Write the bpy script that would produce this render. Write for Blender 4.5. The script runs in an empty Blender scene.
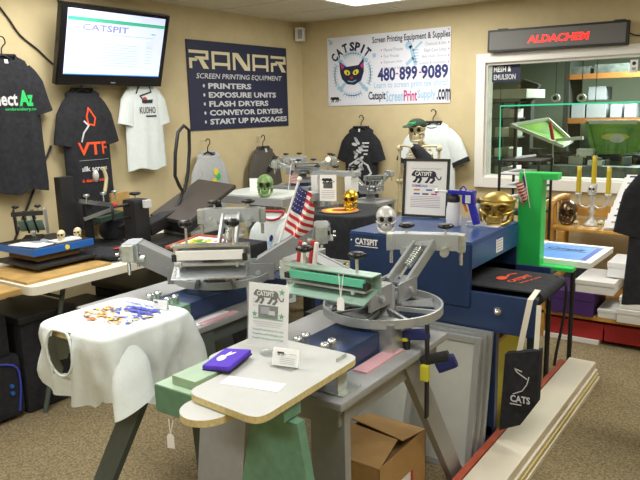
import bpy, bmesh, math, random
from mathutils import Vector, Matrix, noise
random.seed(7)
SC = bpy.context.scene
COL = SC.collection
PI = math.pi
rad = math.radians
# ---------------------------------------------------------------- camera
F = 665.0
yaw, pit, rol = rad(35.31), rad(11.13), rad(-1.445)
fw = Vector((-math.sin(yaw)*math.cos(pit), math.cos(yaw)*math.cos(pit), -math.sin(pit)))
rt0 = Vector((math.cos(yaw), math.sin(yaw), 0)); up0 = rt0.cross(fw)
rt = rt0*math.cos(rol)+up0*math.sin(rol); up = -rt0*math.sin(rol)+up0*math.cos(rol)
CAM = Vector((4.149, -5.621, 1.6))
cam = bpy.data.cameras.new('camera'); co = bpy.data.objects.new('camera', cam); COL.objects.link(co)
cam.sensor_width = 36.0; cam.lens = 36.0*F/640.0; cam.clip_start = .05
co.matrix_world = Matrix.Translation(CAM) @ Matrix((rt, up, -fw)).transposed().to_4x4()
SC.camera = co
def PX(px, py, ax, v):
    d = fw*F+rt*(px-320)-up*(py-240)
    return CAM+d*((v-CAM[ax])/d[ax])
# ---------------------------------------------------------------- materials
def lin(c):
    c /= 255.0
    return c/12.92 if c <= .04045 else ((c+.055)/1.055)**2.4
MATS = {}
def mat(name, rgb, rough=.6, metal=0, em=0, nz=0, ns=40, bump=0, trans=0, alpha=1, spec=.5, rgb2=None, coat=0):
    if name in MATS: return name
    m = bpy.data.materials.new(name); m.use_nodes = True
    nt = m.node_tree; b = nt.nodes['Principled BSDF']
    c = tuple(lin(x) for x in rgb)+(1,)
    b.inputs['Base Color'].default_value = c
    b.inputs['Roughness'].default_value = rough; b.inputs['Metallic'].default_value = metal
    b.inputs['Specular IOR Level'].default_value = spec
    b.inputs['Coat Weight'].default_value = coat
    if em:
        b.inputs['Emission Color'].default_value = c; b.inputs['Emission Strength'].default_value = em
    b.inputs['Transmission Weight'].default_value = trans
    b.inputs['Alpha'].default_value = alpha
    if nz or bump or rgb2:
        tc = nt.nodes.new('ShaderNodeTexCoord'); n = nt.nodes.new('ShaderNodeTexNoise')
        n.inputs['Scale'].default_value = ns; n.inputs['Detail'].default_value = 4
        nt.links.new(tc.outputs['Object'], n.inputs['Vector'])
        if nz or rgb2:
            r = nt.nodes.new('ShaderNodeValToRGB')
            r.color_ramp.elements[0].position = .36; r.color_ramp.elements[1].position = .64
            c2 = tuple(lin(x) for x in rgb2)+(1,) if rgb2 else tuple(max(0, min(1, x*(1+nz))) for x in c[:3])+(1,)
            c1 = c if rgb2 else tuple(x*(1-nz) for x in c[:3])+(1,)
            r.color_ramp.elements[0].color = c1; r.color_ramp.elements[1].color = c2
            nt.links.new(n.outputs['Fac'], r.inputs['Fac']); nt.links.new(r.outputs['Color'], b.inputs['Base Color'])
        if bump:
            bp = nt.nodes.new('ShaderNodeBump'); bp.inputs['Strength'].default_value = bump; bp.inputs['Distance'].default_value = .01
            nt.links.new(n.outputs['Fac'], bp.inputs['Height']); nt.links.new(bp.outputs['Normal'], b.inputs['Normal'])
    MATS[name] = m
    return name
mat('wall_paint', (202, 187, 148), .85, nz=.03, ns=9, bump=.05)
mat('ceiling_tile', (214, 208, 186), .9, nz=.05, ns=70, bump=.15)
mat('grid_metal', (225, 222, 208), .5)
mat('carpet', (104, 92, 66), .97, rgb2=(152, 137, 104), ns=95, bump=.5)
mat('white_trim', (232, 230, 224), .45)
mat('baseboard_vinyl', (120, 104, 80), .6)
mat('black', (30, 31, 34), .5)
mat('black_gloss', (14, 14, 17), .2)
mat('black_cloth', (33, 34, 40), .95, nz=.25, ns=30, bump=.3)
mat('black_knob', (20, 20, 22), .38)
mat('charcoal_cloth', (84, 80, 74), .95, nz=.08, ns=60, bump=.3)
mat('grey_cloth', (178, 182, 184), .95, nz=.05, ns=60, bump=.3)
mat('white_cloth', (220, 229, 230), .9, nz=.02, ns=30, bump=.25)
mat('white', (238, 238, 236), .6)
mat('paper', (240, 241, 243), .7)
mat('grey_text', (150, 155, 165), .7)
mat('dark_text', (40, 42, 60), .7)
mat('navy', (28, 34, 66), .6)
mat('banner_blue', (44, 48, 112), .6)
mat('banner_light', (160, 198, 226), .6)
mat('banner_bg', (226, 229, 240), .5)
mat('magenta', (196, 60, 130), .6)
mat('cream_print', (222, 212, 176), .6)
mat('silver_print', (205, 208, 212), .4)
mat('orange_print', (236, 84, 40), .7)
mat('green_print', (40, 190, 100), .7)
mat('green_star', (60, 160, 110), .7)
mat('teal', (60, 168, 138), .6)
mat('red', (176, 40, 44), .55)
mat('yellow', (232, 214, 60), .5)
mat('candle_yellow', (196, 172, 36), .45)
mat('blue', (52, 74, 170), .5)
mat('press_blue', (40, 60, 98), .35, nz=.08, ns=8)
mat('dryer_blue', (34, 55, 92), .38, nz=.1, ns=6)
mat('dryer_top', (38, 70, 124), .3, nz=.05, ns=6)
mat('bright_blue', (36, 96, 176), .35)
mat('green_paint', (100, 142, 118), .5, nz=.1, ns=30)
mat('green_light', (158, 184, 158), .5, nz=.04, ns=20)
mat('green_column', (44, 200, 92), .4)
mat('grey_laminate', (150, 152, 153), .5, nz=.03, ns=40)
mat('grey_steel', (142, 145, 147), .45, .2, nz=.04, ns=25)
mat('dark_leg', (84, 92, 88), .55, nz=.06, ns=30)
mat('platen_top', (186, 188, 186), .55, nz=.02, ns=20)
mat('ply_edge', (206, 190, 136), .6, nz=.1, ns=90)
mat('wood', (200, 150, 70), .5, nz=.15, ns=14)
mat('wood_board', (176, 142, 84), .6, nz=.15, ns=12)
mat('pine', (214, 196, 132), .6)
mat('rack_wood', (150, 96, 44), .6, nz=.1, ns=12)
mat('cardboard', (178, 142, 90), .85, nz=.05, ns=20)
mat('cardboard_in', (120, 92, 54), .9)
mat('aluminium', (196, 200, 202), .32, .85, nz=.03, ns=20)
mat('aluminium_paint', (176, 181, 183), .35, .4)
mat('chrome', (225, 228, 230), .2, .9)
mat('zinc', (190, 196, 190), .3, .7, nz=.12, ns=40)
mat('squeegee_green', (96, 190, 158), .4, .1)
mat('channel_green', (150, 180, 166), .35, .3)
mat('gold', (226, 184, 60), .3, .9)
mat('gold_mug', (186, 160, 84), .38, .8)
mat('silver_skull', (196, 196, 192), .4, .2)
mat('bronze_skull', (110, 92, 72), .3, .9)
mat('green_skull', (112, 146, 84), .5, nz=.3, ns=30)
mat('skull_hole', (22, 20, 18), .8)
mat('bone', (206, 194, 156), .6, nz=.08, ns=40)
mat('cap_green', (38, 58, 44), .9)
mat('purple', (84, 52, 190), .8, nz=.08, ns=60)
mat('purple_box', (74, 42, 110), .6)
mat('gun_blue', (44, 44, 160), .25)
mat('clamp_blue', (30, 38, 92), .4)
mat('clamp_yellow', (206, 200, 60), .4)
mat('bottle_white', (224, 226, 232), .4)
mat('pink', (216, 166, 176), .7)
mat('tray_white', (220, 226, 232), .4)
mat('off_white', (226, 218, 200), .55)
mat('orange_strip', (180, 84, 58), .6)
mat('red_box', (170, 40, 42), .6)
mat('mesh_blue', (96, 150, 224), .35)
mat('mesh_deep', (36, 70, 150), .4)
mat('screen_mesh', (190, 194, 189), .6, nz=.06, ns=6)
mat('screen_mesh_light', (198, 204, 198), .6, nz=.05, ns=6)
mat('screen_green', (120, 170, 30), .5, rgb2=(70, 130, 60), ns=4)
mat('dark_gold', (110, 84, 30), .45, .8)
mat('art_frame', (168, 84, 62), .6)
mat('clear', (225, 235, 235), .08, alpha=.12)
mat('warehouse_wall', (140, 152, 134), .9)
mat('warehouse_dark', (44, 50, 46), .8)
mat('machine_grey', (96, 104, 104), .5, .3, nz=.3, ns=12)
mat('table_white', (226, 222, 206), .5)
mat('heat_grey', (72, 66, 60), .45)
mat('neon', (60, 200, 160), .4, em=1.0)
mat('led_red', (235, 40, 34), .4, em=1.8)
mat('led_panel', (104, 104, 102), .55, nz=.1, ns=300)
mat('led_glare', (236, 236, 236), .25)
mat('tv_white', (200, 210, 250), .4, em=.78)
mat('tv_green', (70, 176, 140), .4, em=.55)
mat('tv_violet', (140, 140, 184), .4, em=.42)
mat('tv_grey', (170, 180, 220), .4, em=.55)
mat('tv_blue', (40, 130, 210), .4, em=.6)
mat('lamp_panel', (255, 252, 240), .4, em=3.0)
mat('bulb_warm', (255, 190, 130), .4, em=4.0)
mat('strap_cream', (226, 222, 206), .85)
mat('yellow_board', (196, 190, 60), .6)
mat('art_orange', (216, 120, 60), .7); mat('art_blue', (70, 80, 190), .7); mat('art_brown', (110, 66, 60), .7); mat('art_yellow', (228, 200, 90), .7)
mat('blue_trim', (60, 74, 190), .4)
mat('flag_red', (186, 44, 44), .8); mat('flag_white', (226, 222, 220), .8); mat('flag_blue', (44, 52, 110), .8)
# glass
g = bpy.data.materials.new('glass'); g.use_nodes = True; nt = g.node_tree; nt.nodes.clear()
o_ = nt.nodes.new('ShaderNodeOutputMaterial'); mx = nt.nodes.new('ShaderNodeMixShader'); tr = nt.nodes.new('ShaderNodeBsdfTransparent'); gl = nt.nodes.new('ShaderNodeBsdfGlossy')
fr_ = nt.nodes.new('ShaderNodeFresnel'); fr_.inputs['IOR'].default_value = 1.5; gl.inputs['Roughness'].default_value = .02
tr.inputs['Color'].default_value = (.86, .93, .88, 1)
nt.links.new(fr_.outputs[0], mx.inputs[0]); nt.links.new(tr.outputs[0], mx.inputs[1]); nt.links.new(gl.outputs[0], mx.inputs[2]); nt.links.new(mx.outputs[0], o_.inputs[0])
MATS['glass'] = g
# ---------------------------------------------------------------- mesh builder
def rotm(rx=0, ry=0, rz=0): return (Matrix.Rotation(rz, 4, 'Z') @ Matrix.Rotation(ry, 4, 'Y') @ Matrix.Rotation(rx, 4, 'X'))
def frame(o, r, u):
    r = Vector(r).normalized(); u = Vector(u); n = r.cross(u).normalized(); u = n.cross(r)
    m = Matrix((r, u, n)).transposed().to_4x4(); m.translation = Vector(o); return m
def TR(x, y=0, z=0): return Matrix.Translation(Vector((x, y, z)) if not isinstance(x, Vector) else x)
_TC = {}
def text_mesh(s, bold, spacing):
    k = (s, bold, spacing)
    if k in _TC: return _TC[k]
    cu = bpy.data.curves.new('t', 'FONT'); cu.body = s; cu.resolution_u = 2; cu.offset = bold; cu.space_character = spacing
    o = bpy.data.objects.new('t', cu); COL.objects.link(o)
    dg = bpy.context.evaluated_depsgraph_get(); me = bpy.data.meshes.new_from_object(o.evaluated_get(dg))
    vs = [tuple(v.co[:2]) for v in me.vertices]; fs = [tuple(p.vertices) for p in me.polygons]
    bpy.data.objects.remove(o); bpy.data.curves.remove(cu); bpy.data.meshes.remove(me)
    if vs:
        x0 = min(v[0] for v in vs); x1 = max(v[0] for v in vs); y0 = min(v[1] for v in vs); y1 = max(v[1] for v in vs)
        vs = [((v[0]-x0)/(x1-x0)-.5, (v[1]-y0)/(y1-y0)-.5) for v in vs]
    _TC[k] = (vs, fs); return _TC[k]
class MB:
    def __init__(s, M=None):
        s.bm = bmesh.new(); s.mats = []; s.M = M or Matrix(); s.warp = None; s.parentM = None
    def mi(s, m):
        if m not in s.mats: s.mats.append(m)
        return s.mats.index(m)
    def _fin(s, fs, m, smooth):
        i = s.mi(m)
        for f in fs: f.material_index = i; f.smooth = smooth
    def raw(s, vs, fs, m, smooth=False, M=None):
        T = s.M @ (M or Matrix())
        V = [s.bm.verts.new(T @ Vector(v)) for v in vs]; out = []
        for f in fs:
            try: out.append(s.bm.faces.new([V[i] for i in f]))
            except ValueError: pass
        s._fin(out, m, smooth); return s
    def box(s, c, d, m, rot=None, bev=0, M=None):
        b = bmesh.new(); bmesh.ops.create_cube(b, size=1, matrix=Matrix.Diagonal((*d, 1)))
        if bev: bmesh.ops.bevel(b, geom=list(b.edges), offset=min(bev, min(d)*.45), segments=2, affect='EDGES', profile=.7)
        T = (M or Matrix()) @ TR(Vector(c)) @ (rot or Matrix())
        vs = [v.co.copy() for v in b.verts]; b.verts.index_update(); fs = [[v.index for v in f.verts] for f in b.faces]; b.free()
        return s.raw(vs, fs, m, False, T)
    def b2(s, p, q, m, bev=0, M=None):
        return s.box([(p[i]+q[i])/2 for i in range(3)], [abs(q[i]-p[i]) for i in range(3)], m, None, bev, M)
    def beam(s, p, q, w, h, m, upv=(0, 0, 1), bev=0):
        p = Vector(p); q = Vector(q); d = q-p; L = d.length; d.normalize(); u = Vector(upv)
        r = d.cross(u)
        if r.length < 1e-4: r = Vector((1, 0, 0))
        r.normalize(); u = r.cross(d)
        T = Matrix((r, d, u)).transposed().to_4x4(); T.translation = (p+q)/2
        return s.box((0, 0, 0), (w, L, h), m, None, bev, T)
    def cyl(s, p, q, r0, m, r1=None, n=16, caps=True, M=None):
        r1 = r0 if r1 is None else r1
        p = Vector(p); q = Vector(q); d = (q-p).normalized(); a = Vector((1, 0, 0)) if abs(d.x) < .9 else Vector((0, 1, 0))
        u = d.cross(a).normalized(); v = d.cross(u)
        vs = [p+(u*math.cos(2*PI*i/n)+v*math.sin(2*PI*i/n))*r0 for i in range(n)]+[q+(u*math.cos(2*PI*i/n)+v*math.sin(2*PI*i/n))*r1 for i in range(n)]
        s.raw(vs, [(i, i+n, (i+1) % n+n, (i+1) % n) for i in range(n)], m, True, M)
        if caps: s.raw(vs, [tuple(range(n)), tuple(range(2*n-1, n-1, -1))], m, False, M)
        return s
    def tube(s, pts, r, m, n=8, closed=False, sm=4, M=None, flat=1.0, sq=None):
        P = [Vector(p) for p in pts]
        if sm > 1 and len(P) > 2:
            Q = []; N = len(P)
            for i in range(N if closed else N-1):
                a = P[(i-1) % N] if closed or i > 0 else P[0]; b = P[i]; c = P[(i+1) % N]; d = P[(i+2) % N] if closed or i < N-2 else P[-1]
                for k in range(sm):
                    t = k/sm; Q.append(.5*((2*b)+(c-a)*t+(2*a-5*b+4*c-d)*t*t+(3*b-a-3*c+d)*t**3))
            if not closed: Q.append(P[-1])
            P = Q
        N = len(P); vs = []; u = None
        for i, p in enumerate(P):
            a = P[(i-1) % N] if closed or i > 0 else P[0]; b = P[(i+1) % N] if closed or i < N-1 else P[-1]
            d = (b-a).normalized()
            if u is None:
                u = d.cross(Vector((0, 0, 1)));
                if u.length < .1: u = d.cross(Vector((0, 1, 0)))
            u = (u-d*u.dot(d)).normalized(); v = d.cross(u)
            rr = r(i/(N-1)) if callable(r) else r
            vs += [p+(u*math.cos(2*PI*k/n)+v*math.sin(2*PI*k/n)*flat)*rr for k in range(n)]
        fs = []
        for i in range(N if closed else N-1):
            j = (i+1) % N
            fs += [(i*n+k, i*n+(k+1) % n, j*n+(k+1) % n, j*n+k) for k in range(n)]
        s.raw(vs, fs, m, True, M)
        if not closed: s.raw(vs, [tuple(range(n-1, -1, -1)), tuple(range((N-1)*n, N*n))], m, False, M)
        return s
    def sph(s, c, r, m, nu=20, nv=12, fn=None, M=None, rot=None):
        if not hasattr(r, '__len__'): r = (r, r, r)
        vs = [(0, 0, 1)]
        for j in range(1, nv):
            t = PI*j/nv
            vs += [(math.sin(t)*math.cos(2*PI*i/nu), math.sin(t)*math.sin(2*PI*i/nu), math.cos(t)) for i in range(nu)]
        vs.append((0, 0, -1)); V = []
        for v in vs:
            w = Vector(v)
            if fn: w = fn(w)
            w = Vector((w[0]*r[0], w[1]*r[1], w[2]*r[2]))
            if rot: w = rot @ w
            V.append(w+Vector(c))
        fs = [(0, 1+i, 1+(i+1) % nu) for i in range(nu)]
        for j in range(nv-2):
            a = 1+j*nu; fs += [(a+i, a+nu+i, a+nu+(i+1) % nu, a+(i+1) % nu) for i in range(nu)]
        a = 1+(nv-2)*nu; e = len(vs)-1; fs += [(a+i, e, a+(i+1) % nu) for i in range(nu)]
        return s.raw(V, fs, m, True, M)
    def lathe(s, prof, m, c=(0, 0, 0), n=24, M=None, smooth=True):
        vs = []; k = len(prof)
        for r, z in prof: vs += [(c[0]+r*math.cos(2*PI*i/n), c[1]+r*math.sin(2*PI*i/n), c[2]+z) for i in range(n)]
        fs = []
        for j in range(k-1): fs += [(j*n+i, j*n+(i+1) % n, (j+1)*n+(i+1) % n, (j+1)*n+i) for i in range(n)]
        s.raw(vs, fs, m, smooth, M)
        if prof[0][0] > 1e-4: s.raw(vs[:n], [tuple(range(n-1, -1, -1))], m, False, M)
        if prof[-1][0] > 1e-4: s.raw(vs[-n:], [tuple(range(n))], m, False, M)
        return s
    def ring(s, c, r0, r1, z0, z1, m, n=40, M=None):
        vs = []
        for (r, z) in ((r0, z0), (r1, z0), (r1, z1), (r0, z1)): vs += [(c[0]+r*math.cos(2*PI*i/n), c[1]+r*math.sin(2*PI*i/n), c[2]+z) for i in range(n)]
        fs = []
        for j in range(4): fs += [(j*n+i, j*n+(i+1) % n, ((j+1) % 4)*n+(i+1) % n, ((j+1) % 4)*n+i) for i in range(n)]
        return s.raw(vs, fs, m, False, M)
    def prism(s, poly, z0, z1, m, M=None, side=None):
        n = len(poly); vs = [(x, y, z0) for x, y in poly]+[(x, y, z1) for x, y in poly]
        s.raw(vs, [tuple(range(n-1, -1, -1)), tuple(range(n, 2*n))], m, False, M)
        return s.raw(vs, [(i, (i+1) % n, (i+1) % n+n, i+n) for i in range(n)], side or m, False, M)
    # flat marks on a plane matrix
    def _flat(s, v2, fs, M, m, z=.0012):
        if s.warp:
            b = bmesh.new(); V = [b.verts.new((x, y, z)) for x, y in v2]
            for f in fs:
                try: b.faces.new([V[i] for i in f])
                except ValueError: pass
            bmesh.ops.triangulate(b, faces=b.faces)
            for _ in range(4):
                es = [e for e in b.edges if e.calc_length() > .022]
                if not es: break
                bmesh.ops.subdivide_edges(b, edges=es, cuts=1); bmesh.ops.triangulate(b, faces=b.faces)
            b.verts.index_update(); vs = [s.warp(M @ v.co) for v in b.verts]; F_ = [tuple(v.index for v in f.verts) for f in b.faces]; b.free()
            return s.raw(vs, F_, m)
        return s.raw([(x, y, z) for x, y in v2], fs, m, False, M)
    def text(s, t, M, x, y, w, h, m, bold=.02, sp=1.0, z=.0012, shear=0, rot=0, arc=0):
        vs, fs = text_mesh(t, bold, sp); c, q = math.cos(rot), math.sin(rot); out = []
        for a, b in vs:
            X = a*w+b*h*shear; Y = b*h
            if arc: Y += arc*(1-(2*a)**2)
            out.append((x+X*c-Y*q, y+X*q+Y*c))
        return s._flat(out, fs, M, m, z)
    def rect(s, M, x, y, w, h, m, z=.001, rot=0):
        c, q = math.cos(rot), math.sin(rot)
        return s._flat([(x+a*w/2*c-b*h/2*q, y+a*w/2*q+b*h/2*c) for a, b in ((-1, -1), (1, -1), (1, 1), (-1, 1))], [(0, 1, 2, 3)], M, m, z)
    def ell(s, M, x, y, rx, ry, m, z=.001, rot=0, n=16):
        c, q = math.cos(rot), math.sin(rot)
        return s._flat([(x+rx*math.cos(2*PI*i/n)*c-ry*math.sin(2*PI*i/n)*q, y+rx*math.cos(2*PI*i/n)*q+ry*math.sin(2*PI*i/n)*c) for i in range(n)], [tuple(range(n))], M, m, z)
    def poly(s, M, pts, m, z=.001): return s._flat(pts, [tuple(range(len(pts)))], M, m, z)
    def line(s, M, pts, w, m, z=.001):
        for (a, b), (c, d) in zip(pts[:-1], pts[1:]):
            L = math.hypot(c-a, d-b); s.rect(M, (a+c)/2, (b+d)/2, L+w*.6, w, m, z, math.atan2(d-b, c-a))
        return s
    def build(s, name, parent=None, world=True, org=None):
        me = bpy.data.meshes.new(name)
        if parent is not None and world:
            s.bm.transform(parent_M[parent.name].inverted())
            loc = Vector((0, 0, 0))
        elif parent is None:
            if org is None:
                xs = [v.co for v in s.bm.verts]
                mn = [min(c[i] for c in xs) for i in range(3)]; mx_ = [max(c[i] for c in xs) for i in range(3)]
                org = ((mn[0]+mx_[0])/2, (mn[1]+mx_[1])/2, mn[2])
            loc = Vector(org); s.bm.transform(TR(-loc))
        else: loc = Vector((0, 0, 0))
        bmesh.ops.recalc_face_normals(s.bm, faces=s.bm.faces) if not s.warp else None
        s.bm.to_mesh(me); s.bm.free()
        for m in s.mats: me.materials.append(MATS[m])
        o = bpy.data.objects.new(name, me); COL.objects.link(o); o.location = loc
        parent_M[o.name] = TR(loc)
        if parent is not None:
            o.parent = parent; parent_M[o.name] = parent_M[parent.name].copy()
        return o
parent_M = {}
def tag(o, label, cat, group=None, kind=None):
    o['label'] = label; o['category'] = cat
    if group: o['group'] = group
    if kind: o['kind'] = kind
    return o
def struct(mb, name, label=None, org=None):
    o = mb.build(name, None, org=org); o['kind'] = 'structure'
    if label: o['label'] = label
    return o
def thing(name, label, cat, loc, rz=0, group=None):
    o = bpy.data.objects.new(name, None); COL.objects.link(o); o.location = loc; o.rotation_euler = (0, 0, rz)
    o.empty_display_size = .05
    parent_M[o.name] = TR(Vector(loc)) @ Matrix.Rotation(rz, 4, 'Z')
    return tag(o, label, cat, group)
def one(mb, name, label, cat, group=None, org=None): return tag(mb.build(name, None, org=org), label, cat, group)
def L(T): return MB(parent_M[T.name].copy())   # builder in the local space of a thing
def copy_tree(o, loc, rz, label, group=None):
    c = o.copy(); COL.objects.link(c); c.location = loc; c.rotation_euler = (0, 0, rz); c['label'] = label
    if group: c['group'] = group
    for ch in o.children:
        d = ch.copy(); COL.objects.link(d); d.parent = c
        for gch in ch.children:
            e = gch.copy(); COL.objects.link(e); e.parent = d
    return c
# ================================================================ SETTING
H = 2.45; XR = 5.6; YN = -7.2
# carpet with fine ribs
struct(MB().b2((0, YN, -.05), (XR, 0, 0), 'carpet'), 'floor')
m = MB(); m.b2((0, YN, H), (XR, 4.6, H+.05), 'ceiling_tile')
for i in range(1, 12): m.b2((0, -i*.61-.012, H-.006), (XR, -i*.61+.012, H), 'grid_metal')
for i in range(1, 5): m.b2((i*1.22-.012, YN, H-.006), (i*1.22+.012, 0, H), 'grid_metal')
struct(m, 'ceiling')
struct(MB().b2((-.1, YN, 0), (0, 0, H), 'wall_paint'), 'wall_left')
WX0, WX1, WZ0, WZ1 = 1.95, 3.75, .975, 1.95      # window opening
m = MB(); m.b2((-.1, 0, 0), (WX0, .12, H), 'wall_paint'); m.b2((WX1, 0, 0), (XR+.1, .12, H), 'wall_paint')
m.b2((WX0, 0, 0), (WX1, .12, WZ0), 'wall_paint'); m.b2((WX0, 0, WZ1), (WX1, .12, H), 'wall_paint'); struct(m, 'wall_back')
struct(MB().b2((XR, YN, 0), (XR+.1, 0, H), 'wall_paint'), 'wall_right')
struct(MB().b2((-.1, YN-.1, 0), (XR+.1, YN, H), 'wall_paint'), 'wall_front')
struct(MB().b2((0, YN, 0), (.012, -.012, .1), 'baseboard_vinyl'), 'baseboard_left')
struct(MB().b2((0, -.012, 0), (XR, 0, .1), 'baseboard_vinyl'), 'baseboard_back')
# window
m = MB(); T_ = .075
m.b2((WX0-T_, -.03, WZ0-T_-.01), (WX0+.005, 0, WZ1+T_), 'white_trim', .006); m.b2((WX1-.005, -.03, WZ0-T_), (WX1+T_, 0, WZ1+T_), 'white_trim', .006)
m.b2((WX0, -.03, WZ1), (WX1, 0, WZ1+T_), 'white_trim', .006); m.b2((WX0, -.034, WZ0-T_-.01), (WX1, 0, WZ0+.005), 'white_trim', .006)
m.b2((WX0, 0, WZ0), (WX0+.02, .12, WZ1), 'white_trim'); m.b2((WX1-.02, 0, WZ0), (WX1, .12, WZ1), 'white_trim')
m.b2((WX0+.02, 0, WZ0), (WX1-.02, .12, WZ0+.02), 'white_trim'); m.b2((WX0+.02, 0, WZ1-.02), (WX1-.02, .12, WZ1), 'white_trim')
w = struct(m, 'window_1')
gp = MB().b2((WX0+.02, .055, WZ0+.02), (WX1-.02, .061, WZ1-.02), 'glass').build('window_pane', w)
# room behind the glass
struct(MB().b2((-.1, 4.5, 0), (6.6, 4.6, H), 'warehouse_wall'), 'wall_warehouse')
struct(MB().b2((-.2, .12, 0), (-.1, 4.6, H), 'warehouse_wall'), 'wall_warehouse_left')
struct(MB().b2((6.5, .12, 0), (6.6, 4.6, H), 'warehouse_wall'), 'wall_warehouse_right')
struct(MB().b2((-.1, .12, -.05), (6.5, 4.5, 0), 'warehouse_dark'), 'floor_warehouse')
m = MB(); m.b2((XR, .0, H), (6.6, 4.6, H+.05), 'ceiling_tile'); struct(m, 'ceiling_warehouse')

# fluorescent troffers
def troffer(x, y, label, size=(.6, 1.2), e=20, z=H, along_x=True):
    sx, sy = (size[1], size[0]) if along_x else size
    t = thing('ceiling_light', label, 'light', (x, y, z), 0, 'recessed fluorescent lights')
    m = L(t)
    for a in (-1, 1): m.box((a*(sx/2-.02), 0, -.008), (.04, sy, .014), 'grid_metal'); m.box((0, a*(sy/2-.02), -.008), (sx, .04, .014), 'grid_metal')
    m.build('frame', t); L(t).box((0, 0, -.006), (sx-.08, sy-.08, .006), 'lamp_panel').build('diffuser', t)
    l = bpy.data.lights.new('fluorescent_lamp', 'AREA'); l.shape = 'RECTANGLE'; l.size = sx-.1; l.size_y = sy-.1; l.energy = e; l.color = (1, .985, .94)
    o = bpy.data.objects.new('fluorescent_lamp', l); COL.objects.link(o); o.location = (x, y, z-.02)
LE = 27
troffer(1.62, -.93, 'fluorescent ceiling light at the top edge above the banner', e=LE)
troffer(3.8, -1.9, 'fluorescent ceiling light above the wooden shelf corner', e=LE)
troffer(1.7, -4.3, 'fluorescent ceiling light above the white table', e=LE)
troffer(4.0, -4.4, 'fluorescent ceiling light above the front press', e=20)
troffer(.9, -3.0, 'fluorescent ceiling light above the folding table', e=20)
troffer(3.0, -6.4, 'fluorescent ceiling light behind the camera', e=LE)
troffer(3.2, 2.2, 'fluorescent ceiling light in the room behind the window', e=190)

# ---------------------------------------------------------------- wall frames
def WL(px, py, x=0.0):   # left wall point
    return PX(px, py, 0, x)
def WR(px, py, y=0.0): return PX(px, py, 1, y)
# sensor at corner
t = thing('wall_speaker', 'small white box speaker high in the wall corner', 'speaker', (.06, -.1, 2.27))
L(t).box((0, 0, .06), (.085, .08, .13), 'white', rotm(0, 0, rad(20)), .008).build('housing', t)
L(t).box((.03, -.035, .06), (.05, .006, .09), 'grey_text', rotm(0, 0, rad(40)), .002).build('grille', t)

# RANAR sign
y0, y1, z0, z1 = -1.607, -.272, 1.447, 2.192
w, h = y1-y0, z1-z0
M = frame((.012, (y0+y1)/2, (z0+z1)/2), (0, 1, 0), (0, 0, 1))
m = MB(); m.box((0, 0, -.006), (w, h, .01), 'navy', M=M)
# blocky outlined letters of the big word
def glyph(m, M, x, y, w, h, ch, s, mm):
    a, b = w/2, h/2; t = s*.62
    V_ = lambda X, y0_, y1_: m.rect(M, x+X, y+(y0_+y1_)/2, t*1.35, y1_-y0_, mm)
    H_ = lambda Y, x0_, x1_: m.rect(M, x+(x0_+x1_)/2, y+Y, x1_-x0_, t, mm, .0013)
    T = t*.675
    if ch == 'R':
        V_(-a+T, -b, 0); H_(b-t/2, -a, a); V_(a-T, 0, b); H_(t/2, -a*.4, a); H_(-t*.1, -a, -a*.2) ; m.poly(M, [(x-a*.1, y+t*.4), (x+a*.35, y+t*.4), (x+a, y-b), (x+a*.42, y-b)], mm, .0014)
    elif ch == 'A':
        V_(-a+T, -b, b); V_(a-T, -b, b); H_(b-t/2, -a, a); H_(-b*.42, -a, a)
    else:
        V_(-a+T, -b, b); V_(a-T, -b, b); m.poly(M, [(x-a, y+b), (x-a*.35, y+b), (x+a, y-b), (x+a*.35, y-b)], mm, .0014)
def glyph_old(m, M, x, y, w, h, ch, s, mm):
    a, b = w/2, h/2; t = s/2
    P = {'R': [[(-a, -b), (-a, -b*.1)], [(-a, b-t), (a-t, b-t), (a-t, 0), (-a*.3, 0)], [(-a*.2, 0), (a*.8, -b)], [(-a, 0), (a*.2, 0)]],
         'A': [[(-a+t, -b), (-a+t, b-t), (a-t, b-t), (a-t, -b)], [(-a+t, -b*.55), (a-t, -b*.55)]],
         'N': [[(-a+t, -b), (-a+t, b-t)], [(-a+t, b-t), (a-t, -b+t)], [(a-t, -b), (a-t, b)]]}[ch]
    for l in P: m.line(M, [(x+p, y+q) for p, q in l], s, mm, .0012)
for i, c in enumerate('RANAR'): glyph(m, M, -.40*w+i*.2*w, .29*h, .172*w, .2*h, c, .04, 'cream_print')
m.text('SCREEN PRINTING EQUIPMENT', M, 0.0, .105*h, .86*w, .07*h, 'silver_print', .012, shear=.25)
for i, s in enumerate(['PRINTERS', 'EXPOSURE UNITS', 'FLASH DRYERS', 'CONVEYOR DRYERS', 'START UP PACKAGES']):
    wd = [.42, .69, .6, .76, .81][i]*w; y = (.0-.102*i)*h
    m.text(s, M, -.33*w+wd/2, y, wd, .066*h, 'silver_print', .035); m.ell(M, -.37*w, y, .012, .014, 'silver_print')
one(m, 'wall_sign', 'dark navy RANAR screen printing equipment sign on the left wall', 'sign')

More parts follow.
